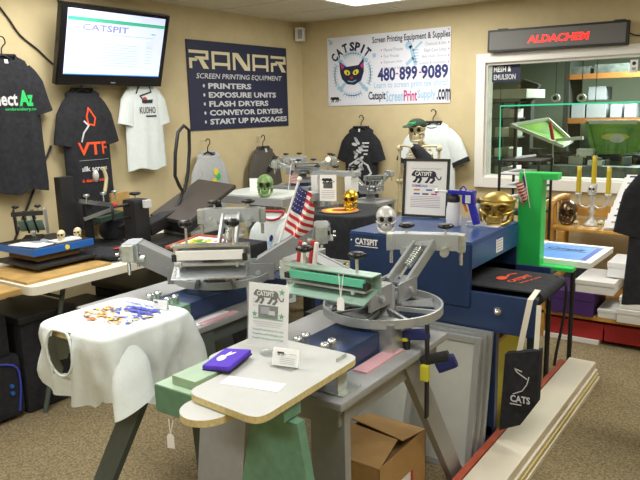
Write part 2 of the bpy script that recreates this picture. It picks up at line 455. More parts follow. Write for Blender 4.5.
# CATSPIT banner
bx0, bx1, bz0, bz1 = .32, 1.628, 1.628, 2.28
w, h = bx1-bx0, bz1-bz0; M = frame(((bx0+bx1)/2, -.008, (bz0+bz1)/2), (1, 0, 0), (0, 0, 1))
U = lambda px: (px-15)/605*w-w/2        # fractions read off the banner
V = lambda py: (1-py)*h-h/2
banner = MB(); m = banner
m.box((0, 0, -.002), (w, h, .004), 'banner_bg', M=M)
for i, (c, a) in enumerate(zip('CATSPIT', [52, 36, 18, 0, -14, -28, -42])):
    an = rad(a); R_ = .27; m.text(c, M, U(148)-math.sin(an)*R_*.95, V(.5)+math.cos(an)*R_*.9-.015, .058 if c != 'I' else .022, .085, 'navy', .045, rot=an)
cx, cy = U(148), V(.55)
for k in range(4):          # crossed bones
    a = rad(45+90*k); ex, ey = cx+.2*math.cos(a), cy+.19*math.sin(a)
    m.line(M, [(cx, cy), (ex, ey)], .03, 'banner_light', .0008); m.ell(M, ex+.015, ey-.01, .022, .022, 'banner_light', .0009); m.ell(M, ex-.015, ey+.012, .022, .022, 'banner_light', .0009)
for k in range(4):          # ring of fish-bone arcs
    b0 = 90*k
    pts = [(cx+.205*math.cos(rad(b0+t)), cy+.2*math.sin(rad(b0+t))) for t in range(-28, 29, 7)]
    m.line(M, pts, .012, 'banner_light', .0009)
    for t in range(-28, 29, 8):
        a = rad(b0+t); m.line(M, [(cx+.18*math.cos(a), cy+.175*math.sin(a)), (cx+.23*math.cos(a), cy+.225*math.sin(a))], .009, 'banner_light', .0009)
m.poly(M, [(cx-.14, cy+.02), (cx-.15, cy+.13), (cx-.07, cy+.075), (cx+.07, cy+.085), (cx+.13, cy+.15), (cx+.13, cy+.02), (cx+.1, cy-.06), (cx+.02, cy-.1), (cx-.06, cy-.09), (cx-.12, cy-.04)], 'navy', .0015)
for sx in (-1, 1):
    m.poly(M, [(cx+sx*.135-.005, cy+.115), (cx+sx*.09, cy+.075), (cx+sx*.12, cy+.05)], 'magenta', .002)
    m.ell(M, cx+sx*.05-.01, cy+.02, .036, .024, 'yellow', .002, sx*.4); m.ell(M, cx+sx*.045-.01, cy+.016, .009, .014, 'black', .0025)
m.ell(M, cx-.01, cy-.03, .018, .012, 'red', .002); m.line(M, [(cx-.05, cy-.06), (cx, cy-.07), (cx+.04, cy-.055)], .007, 'banner_light', .002)
m.text('Screen Printing Equipment & Supplies', M, U(435), V(.1), .79, .075, 'navy', .02)
for i, s in enumerate(['Manual Presses', 'Four Process', 'Exposure Units', 'Training & Education']):
    wd = [.2, .16, .19, .26][i]; m.text(s, M, U(310)+wd/2, V(.235+.087*i), wd, .03, 'grey_text', 0); m.rect(M, U(298), V(.235+.087*i), .009, .014, 'magenta')
for i, s in enumerate(['Chemicals & Inks', 'Flash Cure Units', 'Belt Oven Dryers', 'Screens & Squeegees']):
    wd = [.2, .21, .23, .26][i]; m.text(s, M, U(600)-wd/2, V(.2+.085*i), wd, .03, 'grey_text', 0); m.rect(M, U(612), V(.2+.085*i), .009, .014, 'magenta')
m.ell(M, U(430), V(.2), .035, .035, 'banner_light'); m.line(M, [(U(440), V(.22)), (U(462), V(.46))], .035, 'banner_light'); m.line(M, [(U(452), V(.27)), (U(490), V(.17))], .02, 'banner_light'); m.line(M, [(U(448), V(.38)), (U(422), V(.45))], .03, 'banner_light')
for k in range(5): m.line(M, [(U(455), V(.27+.04*k)), (U(475), V(.27+.04*k))], .008, 'banner_light')
m.text('480', M, U(322), V(.575), .19, .125, 'banner_blue', .035); m.text('899', M, U(428), V(.575), .185, .125, 'banner_blue', .035); m.text('9089', M, U(550), V(.575), .265, .125, 'banner_blue', .035)
for u in (374, 484): m.rect(M, U(u), V(.575), .026, .014, 'magenta')
m.text('Learn to screen print tee shirts!', M, U(435), V(.735), .76, .075, 'banner_light', .01)
for s, a, b, c in (('Catspit', 230, 318, 'navy'), ('Screen', 319, 406, 'banner_light'), ('Print', 407, 470, 'magenta'), ('Supply', 471, 556, 'banner_light'), ('.com', 560, 622, 'navy')):
    m.text(s, M, (U(a)+U(b))/2, V(.885), (b-a)/605*w, .1, c, .025)
def panther(m, M, x, y, w, mt='black', word=None, z=.001):
    s = w/10; q = [0]
    def E(a, b, rx, ry, r=0): q[0] += 1; m.ell(M, x+a*s, y+b*s, rx*s, ry*s, mt, z+.00002*q[0], r, 14)
    def Ln(p, t): m.line(M, [(x+a*s, y+b*s) for a, b in p], t*s, mt, z+.00001)
    E(-.6, .5, 3.1, 1.05); E(1.9, .3, 1.35, 1.25); E(-3.3, .55, 1.25, .95); E(-4.1, .25, .75, .5); E(-3.6, 1.3, .35, .35); E(-2.4, .1, 1.0, 1.1)
    Ln([(-2.9, -.2), (-3.2, -1.3), (-3.7, -1.9)], .75); Ln([(-1.9, -.2), (-1.7, -1.2), (-2.2, -2.1)], .75); Ln([(1.2, -.2), (.9, -1.1), (.3, -2.0)], .75); Ln([(2.3, -.3), (2.6, -1.3), (1.9, -2.1)], .75)
    E(-3.9, -1.95, .5, .28); E(-2.4, -2.15, .5, .28); E(.1, -2.05, .5, .28); E(1.7, -2.15, .5, .28)
    Ln([(2.9, .4), (3.5, -.6), (4.1, -1.2), (4.7, -1.0), (4.8, -.3)], .38)
    if word: m.text(word, M, x-.9*s, y+.55*s, 5.6*s, 1.3*s, 'white', .03, z=z+.0008)
panther(m, M, U(55), V(.9), .13)
for a, b in ((U(35), V(.07)), (U(262), V(.3))): m.ell(M, a, b, .02, .022, 'banner_light')
for a in (-1, 1):
    for b in (-1, 1): m.ell(M, a*(w/2-.02), b*(h/2-.02), .007, .007, 'grey_text', .001)
one(m, 'wall_banner', 'white CATSPIT banner with cat head and phone number on the back wall', 'banner')

# LED sign over window
t = thing('led_sign', 'long black scrolling LED sign with red letters above the window', 'sign', (2.54, -.05, 1.99))
lx0, lx1, lz0, lz1 = 1.997, 3.085, 2.022, 2.2
M = frame(((lx0+lx1)/2, -.085, (lz0+lz1)/2), (1, 0, -.012), (0, 0, 1)); w, h = lx1-lx0, lz1-lz0
MB().box((0, 0, -.02), (w, h, .055), 'black', bev=.004, M=M).build('case', t)
m = MB(); m.box((0, 0, .009), (w-.035, h-.035, .004), 'led_panel', M=M); m.text('ALDACHEM', M, .03, -.004, .47, .06, 'led_red', .03, z=.0125, shear=.15); m.build('display', t)
MB().box((-w/2+.12, h/2+.004, -.02), (.08, .008, .03), 'black', M=M).build('hanging_bracket', t)
MB().box((w/2-.07, h/2+.004, -.02), (.08, .008, .03), 'black', M=M).build('hanging_bracket', t)
pts = [(lx1+.0, -.05, 2.1), (lx1+.08, -.02, 2.08), (lx1+.3, -.01, 2.12), (lx1+.8, -.01, 2.16)]
one(MB().tube(pts, .005, 'black', 6), 'power_cord', 'black power cord running from the LED sign to the right', 'cord')
# window stickers / notices
t_ = MB(frame((2.11, .05, 1.865), (1, 0, 0), (0, 0, 1))); t_.box((0, 0, 0), (.24, .15, .003), 'navy'); t_.text('MESH &', Matrix(), -.03, .03, .15, .045, 'white', .02, z=.002); t_.text('EMULSION', Matrix(), -.01, -.035, .19, .045, 'silver_print', .02, z=.002)
one(t_, 'window_notice', 'dark blue MESH & EMULSION notice inside the window', 'sign')
p = WR(634, 66, .05); t_ = MB(frame((p[0], .05, p[2]), (1, 0, 0), (0, 0, 1))); t_.box((0, 0, 0), (.055, .095, .003), 'white'); t_.ell(Matrix(), 0, .02, .014, .014, 'dark_text', .002); t_.rect(Matrix(), 0, -.02, .03, .02, 'grey_text', .002)
one(t_, 'window_sticker', 'small white security sticker in the top right of the window', 'sticker')

# TV
yL, yR = -2.934, -2.028
bot = Vector((.15, yL, 1.797)); top = Vector((.304, yL, 2.306))
up_ = top-bot; hh = up_.length
M = frame(((bot+top)/2)+Vector((0, (yR-yL)/2, 0)), (0, 1, 0), up_); w = yR-yL
t = thing('television', 'black flat television tilted down showing the CATSPIT web page', 'television', (.02, (yL+yR)/2, 1.75))
m = MB(); m.box((0, 0, -.03), (w, hh, .05), 'black_gloss', bev=.01, M=M); m.box((0, 0, -.07), (w*.8, hh*.7, .05), 'black', M=M); m.build('case', t)
sw, sh = w*.9, hh*.8; sy = .022
m = MB(); m.box((0, sy, -.003), (sw, sh, .004), 'tv_white', M=M)
m.rect(M, 0, sy+sh*.36, sw, sh*.055, 'tv_green', .0015); m.rect(M, 0, sy-sh*.492, sw, sh*.016, 'tv_blue', .0015)
m.text('CATSPIT', M, -.13*sw, sy+sh*.245, sw*.46, sh*.1, 'tv_violet', .02, z=.0015)
m.rect(M, -.0*sw, sy+sh*.155, sw*.8, .004, 'tv_grey', .0015)
for i in range(11): m.rect(M, -.36*sw, sy+sh*(.08-.048*i), sw*.09, .004, 'tv_grey', .0015); m.rect(M, .02*sw, sy+sh*(.0-.042*i) if i < 9 else sy, sw*.42, .004, 'tv_grey', .0015); m.rect(M, .35*sw, sy+sh*(.08-.05*i) if i < 8 else sy, sw*.08, .004, 'tv_grey', .0015)
m.rect(M, .38*sw, sy+sh*.22, sw*.05, .008, 'tv_green', .0015)
m.build('screen', t)
m = MB(); m.rect(M, 0, -hh/2+.024, .04, .007, 'grey_text', -.004)
m.build('badge', t)
m = MB(); m.b2((.0, -2.62, 1.95), (.02, -2.34, 2.2), 'black'); m.beam((.01, -2.48, 2.08), (.13, -2.48, 2.06), .06, .05, 'black'); m.build('wall_bracket', t)
a, b = WL(0, 8), WL(57, 68)
pts = [WL(-12, -8, .01), WL(8, 18, .01), WL(20, 35, .01), WL(38, 50, .01), WL(57, 67, .01), WL(80, 75, .01)]
one(MB().tube(pts, .006, 'black', 6), 'tv_cable', 'black cable sagging along the wall to the television', 'cable')
pts = [WL(57, -6, .01), WL(59, 5, .01), WL(63, 20, .01), WL(80, 40, .01)]
one(MB().tube(pts, .006, 'black', 6), 'tv_cable', 'black cable dropping from the ceiling behind the television', 'cable')

# ---------------------------------------------------------------- shirts
def shirt(name, label, cat, wall, pos, hw, hgt, cloth, collar=None, sleeve=.2, sa=62, prints=None, hanger=True, out=.07, seed=1, rz=None, neck=.085, cuff=None, hlabel=None, grp=None, front=.05):
    rz = (PI/2 if wall == 'L' else 0) if rz is None else rz
    t = thing(name, label, cat, pos, rz, grp)
    T = parent_M[t.name]
    rnd = random.Random(seed); ph = [rnd.uniform(0, 6) for _ in range(4)]
    def hwz(z):
        d = -z
        pr = [(0, neck), (.03, neck+.07*hw/.25), (.06, hw*.72), (.10, hw*.9), (.17, hw*.97), (.3, hw*.96), (hgt*.6, hw*.97), (hgt, hw*1.02)]
        for (a, b), (c, e) in zip(pr[:-1], pr[1:]):
            if d <= c: return b+(e-b)*(d-a)/(c-a)
        return hw
    def dep(z): return .026+min(1, -z/.15)*(front-.026) if z < 0 else .026
    def fold(x, z):
        k = min(1, max(0, -z-.1)/.35)
        return k*(.007*math.sin(x*34+ph[0]+2*z)+.005*math.sin(x*61+ph[1]-3*z))+.004*noise.noise(Vector((x*8, z*8, seed)))
    def fy(x, z):
        u = max(-1, min(1, x/hwz(z))); return -(dep(z)*max(0, 1-abs(u)**2.6)**.5)+fold(x, z)*max(0, 1-u*u)**.5
    m = MB(T.copy()); n = 44; zs = [0, -.015, -.03, -.045, -.06, -.08, -.10, -.135, -.17]+[-.17-(hgt-.17)*k/14 for k in range(1, 15)]
    vs = []
    for z in zs:
        for i in range(n):
            a = 2*PI*i/n; x = hwz(z)*math.copysign(abs(math.cos(a))**.8, math.cos(a)); s_ = math.sin(a)
            if s_ < 0: y = fy(x, z); zz = z-(.055*(1+z/.03) if z > -.03 and abs(x) < neck*1.3 else 0)*abs(s_)
            else: y = dep(z)*.35*s_; zz = z
            if z == zs[-1]: zz -= .012*math.sin(x*25+ph[2])
            vs.append((x, y, zz))
    fs = [(j*n+i, j*n+(i+1) % n, (j+1)*n+(i+1) % n, (j+1)*n+i) for j in range(len(zs)-1) for i in range(n)]
    m.raw(vs, fs, cloth, True)
    body = m.build('shirt_body', t)
    for sx in (-1, 1):
        m = MB(T.copy()); a = rad(sa); d = Vector((sx*math.cos(a), 0, -math.sin(a))); q = Vector((sx*math.sin(a), 0, math.cos(a)))
        st = Vector((sx*(hw-.075), -.008, -.062)); vs = []; K = 8; nn = 20
        for j in range(K+1):
            f = j/K; c = st+d*(sleeve+.11)*f
            g_ = min(1, (f+.04)/.42)**.5; rw = (.078+.006*f)*g_; rd = (.036-.002*f)*g_
            for i in range(nn):
                b = 2*PI*i/nn; r_ = 1+.06*math.sin(3*b+seed+f*4)*f
                vs.append(c+q*rw*math.cos(b)*r_+Vector((0, 1, 0))*rd*math.sin(b)*(.6 if math.sin(b) > 0 else 1))
        m.raw(vs, [(j*nn+i, j*nn+(i+1) % nn, (j+1)*nn+(i+1) % nn, (j+1)*nn+i) for j in range(K) for i in range(nn)], cloth, True)
        if cuff:
            m.raw([v+(v-(st+d*(sleeve+.11)*(1 if k >= K*nn else 1)))*.03 for k, v in enumerate(vs[(K-1)*nn:])], [(i, (i+1) % nn, nn+(i+1) % nn, nn+i) for i in range(nn)], cuff, True)
        m.build('sleeve', t)
    pts = [(neck*math.cos(2*PI*i/16), -.026*math.sin(2*PI*i/16) if i < 8 else -.01*math.sin(2*PI*i/16), -.055*math.sin(PI*i/8) if i < 8 else 0) for i in range(16)]
    MB(T.copy()).tube([Vector(p)+Vector((0, -.003 if p[2] < 0 else 0, 0)) for p in pts], .0075, collar or cloth, 8, True, 2, flat=1.3).build('collar', t)
    if prints:
        m = MB(T.copy()); PM = Matrix()
        m.warp = lambda p: Vector((p[0], fy(p[0], p[1])-.0045, p[1]))
        prints(m, PM); m.build('print', t)
    if hanger:
        h = thing('clothes_hanger', hlabel or 'black plastic clothes hanger holding the '+label, 'hanger', (T @ Vector((0, .0, 0))), rz, 'clothes hangers')
        hm = L(h); y = .002
        hm.tube([(-hw*.75, y, -.085), (-.07, y, -.035), (0, y, .0), (.07, y, -.035), (hw*.75, y, -.085)], .007, 'black', 8); hm.build('shoulder_bar', h)
        hm = L(h); hm.tube([(0, y, 0), (0, y, .035), (.012, y, .055), (.028, y-.003, .075), (.02, y-.004, .105), (-.005, y-.004, .11), (-.02, y-.002, .09)], .0045, 'black', 8); hm.build('hook', h)
        # wall hook
        MB(T.copy()).cyl((0, .07, .1), (0, -.01, .1), .004, 'grid_metal', n=8).build('nail', h)
    return t
def hp(p, lift): return (p[0], p[1], p[2]+lift)
# left wall shirts (wall plane x=0, shirts hang at x=.07)
def p1(m, M):
    m.text('nnect', M, -.06, -.275, .2, .075, 'silver_print', .03)
    m.text('Az', M, .10, -.265, .1, .1, 'green_print', .05, z=.0016); m.text('embroidery.com', M, .07, -.335, .24, .025, 'green_print', .02); m.rect(M, 0, -.04, .025, .025, 'silver_print')
q = WL(3, 50, .07)
shirt('t_shirt', 'black t-shirt with white and green lettering at the left edge', 't-shirt', 'L', (.07, -3.24, 1.98), .225, .86, 'black_cloth', prints=p1, seed=3, sa=76, hlabel='black hanger of the t-shirt at the left edge', grp=None)
def p2(m, M):
    m.line(M, [(.0, -.13), (.05, -.2), (.035, -.25), (-.01, -.24), (-.02, -.19), (0, -.13)], .012, 'orange_print'); m.line(M, [(-.04, -.22), (-.01, -.25), (-.05, -.3), (-.07, -.36)], .012, 'silver_print')
    m.text('VTF', M, .015, -.41, .25, .09, 'orange_print', .02); m.rect(M, .02, -.49, .26, .004, 'grey_text')
    m.text('silk screen', M, .015, -.55, .22, .035, 'silver_print', .03); m.text('& design studio', M, .015, -.635, .23, .03, 'orange_print', .03)
q = WL(82, 92, .07)
shirt('t_shirt', 'black t-shirt with orange VTF print beneath the television', 't-shirt', 'L', (.07, q[1]+.0, q[2]+.02), .195, .96, 'black_cloth', prints=p2, seed=5, sa=79, sleeve=.22, hlabel='hanger of the black t-shirt with orange print')
def p3(m, M):
    m.line(M, [(-.09, -.1), (-.05, -.04), (.04, -.03), (.05, -.09), (-.06, -.12), (-.02, -.17), (.05, -.15)], .012, 'black'); m.rect(M, 0, -.16, .1, .025, 'dark_text'); m.ell(M, -.02, -.14, .02, .012, 'red', .0014)
    m.text('KUOHO', M, 0, -.225, .15, .05, 'black', .01); m.rect(M, .03, -.27, .1, .012, 'dark_text')
q = WL(141, 80, .07)
shirt('t_shirt', 'white t-shirt with black drawing hanging below the right end of the television', 't-shirt', 'L', (.07, q[1], q[2]-.0), .185, .67, 'white_cloth', prints=p3, seed=8, sa=77, sleeve=.17, hlabel='hanger of the white t-shirt below the television')
def p4(m, M):
    for k in range(7): m.ell(M, .03+.03*math.sin(k*2), -.17-.04*k, .03, .03, ('yellow', 'green_print')[k % 2], .001+.0002*k, k)
q = WL(208, 152, .07)
shirt('t_shirt', 'light grey t-shirt with yellow print hanging behind the heat press', 't-shirt', 'L', (.07, q[1], q[2]), .185, .78, 'grey_cloth', prints=p4, seed=11, sa=80, sleeve=.2, hlabel='hanger of the light grey t-shirt')
def p5(m, M): m.rect(M, 0, -.03, .03, .035, 'silver_print'); m.ell(M, .03, -.2, .06, .03, 'black', .001, .5)
q = WL(263, 147, .07)
shirt('t_shirt', 'plain charcoal t-shirt hanging beside the light grey one', 't-shirt', 'L', (.07, q[1], q[2]), .19, .78, 'charcoal_cloth', prints=p5, seed=13, sa=80, sleeve=.2, hlabel='hanger of the charcoal t-shirt')
def p6(m, M):
    r = random.Random(4)
    for k in range(16):
        m.ell(M, r.uniform(-.05, .05), -.12-.022*k, .035, .016, 'silver_print' if k % 3 else 'grey_text', .001+.0001*k, r.uniform(-1, 1), 8)
    for s in (-1, 1): m.line(M, [(0, -.3), (s*.1, -.36), (s*.13, -.44), (s*.06, -.5)], .016, 'silver_print')
    for k in range(4): m.rect(M, .08, -.15-.035*k, .07-.01*k, .014, 'silver_print')
    m.rect(M, 0, -.03, .02, .03, 'silver_print')
q = WR(361, 127, -.07)
shirt('t_shirt', 'black t-shirt with grey skull print beneath the banner', 't-shirt', 'B', (q[0], -.07, q[2]), .19, .76, 'black_cloth', prints=p6, seed=17, sa=74, sleeve=.17, hlabel='hanger of the black t-shirt beneath the banner')
q = WR(433, 122, -.07)
shirt('ringer_shirt', 'white ringer t-shirt with black collar and cuffs behind the skeleton', 't-shirt', 'B', (q[0], -.07, q[2]), .225, .7, 'white_cloth', collar='black_cloth', cuff='black_cloth', seed=19, sa=66, sleeve=.23, hlabel='hanger of the white ringer t-shirt')
# ================================================================ SKULLS
def skull_parts(t, M, s, mt, hole='skull_hole', jaw=True, open_top=False):
    def fn(w):
        o = Vector(w)
        for e in ((-.40, -.86, -.12), (.40, -.86, -.12)):
            d = (w-Vector(e).normalized()).length; o -= w*.24*math.exp(-(d/.23)**2)
            o += w*.06*math.exp(-((d-.36)/.1)**2)
        d = (w-Vector((0, -.9, -.42)).normalized()).length; o -= w*.12*math.exp(-(d/.14)**2)
        if w.z < -.1: o.x *= 1-.32*min(1, (-.1-w.z)); o.y *= 1-.1*min(1, (-.1-w.z))
        o.y += .06*max(0, w.z)
        if w.z < 0 and w.y > 0: o.z *= .82
        return o
    m = MB(parent_M[t.name] @ M); k = s/2
    m.sph((0, .1*k, .35*k), (k*.9, k*1.12, k*.95), mt, 36, 26, fn)
    m.sph((0, -.62*k, -.42*k), (k*.46, k*.42, k*.36), mt, 16, 10)
    for a in (-1, 1): m.tube([(a*.40*k, -.86*k, -.18*k), (a*.68*k, -.62*k, -.12*k), (a*.84*k, -.15*k, -.02*k)], .095*k, mt, 8); m.tube([(a*.12*k, -1.0*k, .48*k), (a*.42*k, -.98*k, .56*k), (a*.68*k, -.7*k, .42*k)], .09*k, mt, 8)
    if open_top: m.ring((0, .1*k, 0), k*.62, k*.74, 1.12*k, 1.2*k, mt, 24)
    m.build('cranium', t)
    m = MB(parent_M[t.name] @ M)
    for a in (-1, 1): m.sph((a*.37*k, -.80*k, .2*k), (k*.22, k*.16, k*.2), hole, 14, 10)
    m.prism([(-.13*k, -.14*k), (.13*k, -.14*k), (.0, .17*k)], 0, .03*k, hole, M=frame((0, -1.0*k, -.18*k), (1, 0, 0), (0, -.25, 1)))
    m.build('eye_sockets', t)
    m = MB(parent_M[t.name] @ M)
    for i in range(7):
        a = (i-3)*.115*k; y = -1.04*k+abs(i-3)**2*.018*k
        m.box((a, y, -.58*k), (.1*k, .08*k, .14*k), mt, bev=.02*k); m.box((a, y+.02*k, -.73*k), (.095*k, .08*k, .13*k), mt, bev=.02*k)
    m.build('teeth', t)
    if jaw:
        m = MB(parent_M[t.name] @ M)
        m.tube([(-.72*k, -.05*k, -.2*k), (-.64*k, -.2*k, -.72*k), (-.36*k, -.8*k, -.92*k), (0, -.98*k, -.95*k), (.36*k, -.8*k, -.92*k), (.64*k, -.2*k, -.72*k), (.72*k, -.05*k, -.2*k)], .15*k, mt, 10); m.build('jaw', t)
def skull(name, label, cat, base, s, mt, rz=0, M=None, **kw):
    t = thing(name, label, cat, base, rz); skull_parts(t, TR(0, 0, s*.53) @ (M or Matrix()), s, mt, **kw); return t

# ================================================================ PRESSES
def knob(m, p, hgt, r=.024, mt='black_knob'):
    m.cyl(p, (p[0], p[1], p[2]+hgt), .005, 'chrome', n=10)
    z = p[2]+hgt
    m.lathe([(r*.45, -.008), (r*.8, -.005), (r, 0), (r, .007), (r*.75, .012), (r*.3, .013), (0, .013)], mt, (p[0], p[1], z), 20)
    for k in range(7):
        a = 2*PI*k/7; m.cyl((p[0]+r*.94*math.cos(a), p[1]+r*.94*math.sin(a), z-.001), (p[0]+r*.94*math.cos(a), p[1]+r*.94*math.sin(a), z+.008), .0045, mt, n=8)
def press_arm(t, ang, tilt, Lr, style, cw=.33, r0=.1, z0=.16, head_tilt=0, label=None, kn=True, twist=0):
    """arm of a press: pivot bracket, two side bars, coil spring, screen clamp and knobs"""
    A = Matrix.Rotation(ang-PI/2, 4, 'Z'); B = parent_M[t.name] @ A     # local +y outward
    m = MB(B)
    for s in (-1, 1): m.box((s*.05, r0+.0, z0), (.008, .15, .07), 'grey_steel'); m.cyl((s*.056, r0+.01, z0), (s*.068, r0+.01, z0), .012, 'chrome', n=12)
    m.box((0, r0-.03, z0-.03), (.11, .07, .012), 'grey_steel')
    m.build('pivot_bracket', t)
    P = TR(0, r0+.02, z0+.01) @ Matrix.Rotation(rad(tilt), 4, 'X')
    m = MB(B @ P); mt = 'aluminium_paint' if style != 'beam' else 'grey_steel'
    for s in (-1, 1): m.box((s*.038, Lr/2, 0), (.012, Lr, .045 if style != 'beam' else .085), mt, bev=.002)
    if style == 'beam': m.box((0, Lr*.5, .036), (.076, Lr*.98, .008), mt); m.box((0, Lr*.5, -.036), (.076, Lr*.9, .006), mt)
    else: m.box((0, Lr*.16, -.015), (.066, .05, .01), mt); m.box((0, Lr*.93, 0), (.066, .04, .03), mt)
    arm = m.build('arm', t)
    m = MB(B @ P); n = 9
    m.cyl((0, .02, .012), (0, Lr*.9, .012), .006, 'chrome', n=10)
    pts = []
    for i in range(n*10+1): a = 2*PI*i/10; pts.append((.0135*math.cos(a), Lr*.35+(Lr*.42)*i/(n*10), .012+.0135*math.sin(a)))
    m.tube(pts, .0034, 'zinc', 6, sm=1); sp = m.build('spring', t)
    Hh = P @ TR(0, Lr, 0) @ Matrix.Rotation(rad(-tilt+head_tilt), 4, 'X') @ Matrix.Rotation(rad(twist), 4, 'Z') @ Matrix.Diagonal((1, 1, 1.5 if style == 'chrome' else 1, 1))
    m = MB(B @ Hh)
    cm = 'channel_green' if style == 'green' else ('chrome' if style == 'chrome' else 'aluminium_paint')
    if style in ('green', 'chrome'):
        m.box((0, .015, .034), (cw, .055, .004), cm); m.box((0, -.012, .004), (cw, .004, .062), cm); m.box((0, .035, -.03), (cw*.97, .10, .004), cm, rotm(rad(-16)))
        if style == 'chrome':
            for s in (-1, 1): m.beam((s*.045, -.02, -.03), (s*.075, -.06, -.085), .012, .04, 'grey_steel', (0, 1, 0))
    else:
        m.box((0, .02, .034), (cw, .06, .005), cm); m.box((0, -.01, .004), (cw, .005, .062), cm); m.box((0, .03, -.026), (cw, .075, .005), cm)
        for s in (-1, 1): m.box((s*(cw/2-.003), .02, .0), (.006, .075, .055), cm)
    for s in (-1, 1): m.cyl((s*cw*.36, .068, -.01), (s*cw*.36, .08, -.01), .006, 'chrome', n=10)
    for s in (-1, 1): m.cyl((s*cw*.36, -.013, -.005), (s*cw*.36, -.022, -.005), .006, 'chrome', n=10)
    m.build('screen_clamp', t)
    m = MB(B @ Hh)
    bm_ = 'squeegee_green' if style == 'green' else ('white' if style == 'chrome' else 'aluminium')
    m.box((0, .045, .012), (cw*.86, .01, .024), bm_); m.box((0, .03, -.012), (cw*.9, .05, .006), 'aluminium')
    for s in (-1, 1): m.box((s*cw*.45, .045, .006), (.018, .018, .018), 'black')
    m.build('clamp_bar', t)
    if style in ('screw', 'beam'):
        m = MB(B @ Hh)
        for s in (-1, 1):
            m = MB(B @ Hh)
            m.box((s*(cw/2+.012), .02, .0), (.03, .05, .07), 'zinc', bev=.004); m.cyl((s*cw*.3, -.04, -.03), (s*cw*.3, .03, -.03), .018, 'zinc', n=16)
            m.cyl((s*(cw/2+.01), .02, -.04), (s*(cw/2+.01), .02, -.09), .008, 'chrome', n=10)
            m.build('registration_block', t)
    if kn:
        for s in (-1, 1):
            m = MB(B @ Hh); knob(m, (s*cw*.3, .02, .034), .055 if style != 'screw' else .03, .026 if style != 'screw' else .03); m.build('knob', t)
def press(t, arms, R=.215, base=True, hz=.1, label=None, blen=.62, style_base='press_blue'):
    # base beam
    if base:
        m = L(t); m.b2((-.09, -blen, 0), (.09, .05, .07), style_base, .004); m.b2((-.088, -blen+.002, .07), (.088, -.12, .0712), 'press_blue')
        b = m.build('base_beam', t)
        for s in (-1, 1):
            for y in (-blen+.06, -blen+.1): m = L(t); m.cyl((s*.05, y, .071), (s*.05, y, .095), .011, 'zinc', n=8); m.lathe([(.014, 0), (.016, .006), (.012, .014), (0, .014)], 'chrome', (s*.05, y, .095), 8); m.build('bolt', t)
    L(t).lathe([(.06, .05), (.06, hz), (.045, hz+.01), (.045, hz+.09), (.03, hz+.1), (0, hz+.1)], 'grey_steel', n=24).build('hub', t)
    m = L(t); m.ring((0, 0, 0), R-.008, R, hz, hz+.03, 'aluminium_paint', 56); m.ring((0, 0, 0), R-.03, R-.008, hz, hz+.006, 'aluminium_paint', 56)
    for k in range(8):
        a = k*PI/4+.2; m.beam((.05*math.cos(a), .05*math.sin(a), hz+.012), ((R-.01)*math.cos(a), (R-.01)*math.sin(a), hz+.012), .012, .014, 'aluminium_paint')
    m.build('wheel', t)
    for a0 in (20, 250):
        m = L(t); m.prism([((.07 if q == 0 else R-.03)*math.cos(rad(a0+w_)), (.07 if q == 0 else R-.03)*math.sin(rad(a0+w_))) for q, w_ in ((0, 0), (1, 0), (1, 32), (0, 32))], hz+.02, hz+.024, 'aluminium')
        m.build('wheel_plate', t)
    for a in arms: press_arm(t, **a)

# stand: grey laminate top with wide splayed legs
def stand(label, x0, x1, y0, y1, z, legs, mt='grey_laminate', lm='grey_laminate'):
    t = thing('press_stand', label, 'stand', ((x0+x1)/2, (y0+y1)/2, 0), 0)
    MB().b2((x0, y0, z-.025), (x1, y1, z), mt, .006).build('tabletop', t)
    MB().b2((x0+.03, y0+.03, z-.09), (x1-.03, y1-.03, z-.026), lm).build('apron', t)
    for (tx, ty, bx, by, wx, wy, wb) in legs:
        vs = []
        for (x, y, zz, k) in ((bx, by, 0, wb), (tx, ty, z-.03, 1)):
            vs += [(x-wx*k/2, y-wy/2, zz), (x+wx*k/2, y-wy/2, zz), (x+wx*k/2, y+wy/2, zz), (x-wx*k/2, y+wy/2, zz)]
        MB().raw(vs, [(0, 1, 2, 3), (4, 5, 6, 7), (0, 1, 5, 4), (1, 2, 6, 5), (2, 3, 7, 6), (3, 0, 4, 7)], lm).build('leg', t)
    return t

# ---------------- right (front) press
TZ = .8
stand('grey laminate press stand on splayed legs in the foreground, cardboard box under it', 2.64, 3.2, -4.2, -3.5, TZ,
      [(2.765, -4.19, 2.765, -4.30, .19, .03, 1.0), (3.12, -4.14, 3.12, -4.14, .12, .03, 1.0), (3.17, -3.75, 3.1, -3.15, .03, .1, 1), (2.68, -3.6, 2.66, -3.3, .03, .1, 1)])
rp = thing('screen_press', 'silver screen printing press with green clamp above the bare platen', 'press', (3.0, -3.62, TZ), 0)
press(rp, [dict(ang=rad(92), tilt=24, Lr=.27, style='screw', cw=.26, twist=18, z0=.145),
           dict(ang=rad(-90), tilt=27, Lr=.21, style='green', cw=.33, twist=0, z0=.165),
           dict(ang=rad(185), tilt=20, Lr=.2, style='beam', cw=.2, z0=.15, kn=False)], blen=.50, hz=.085)
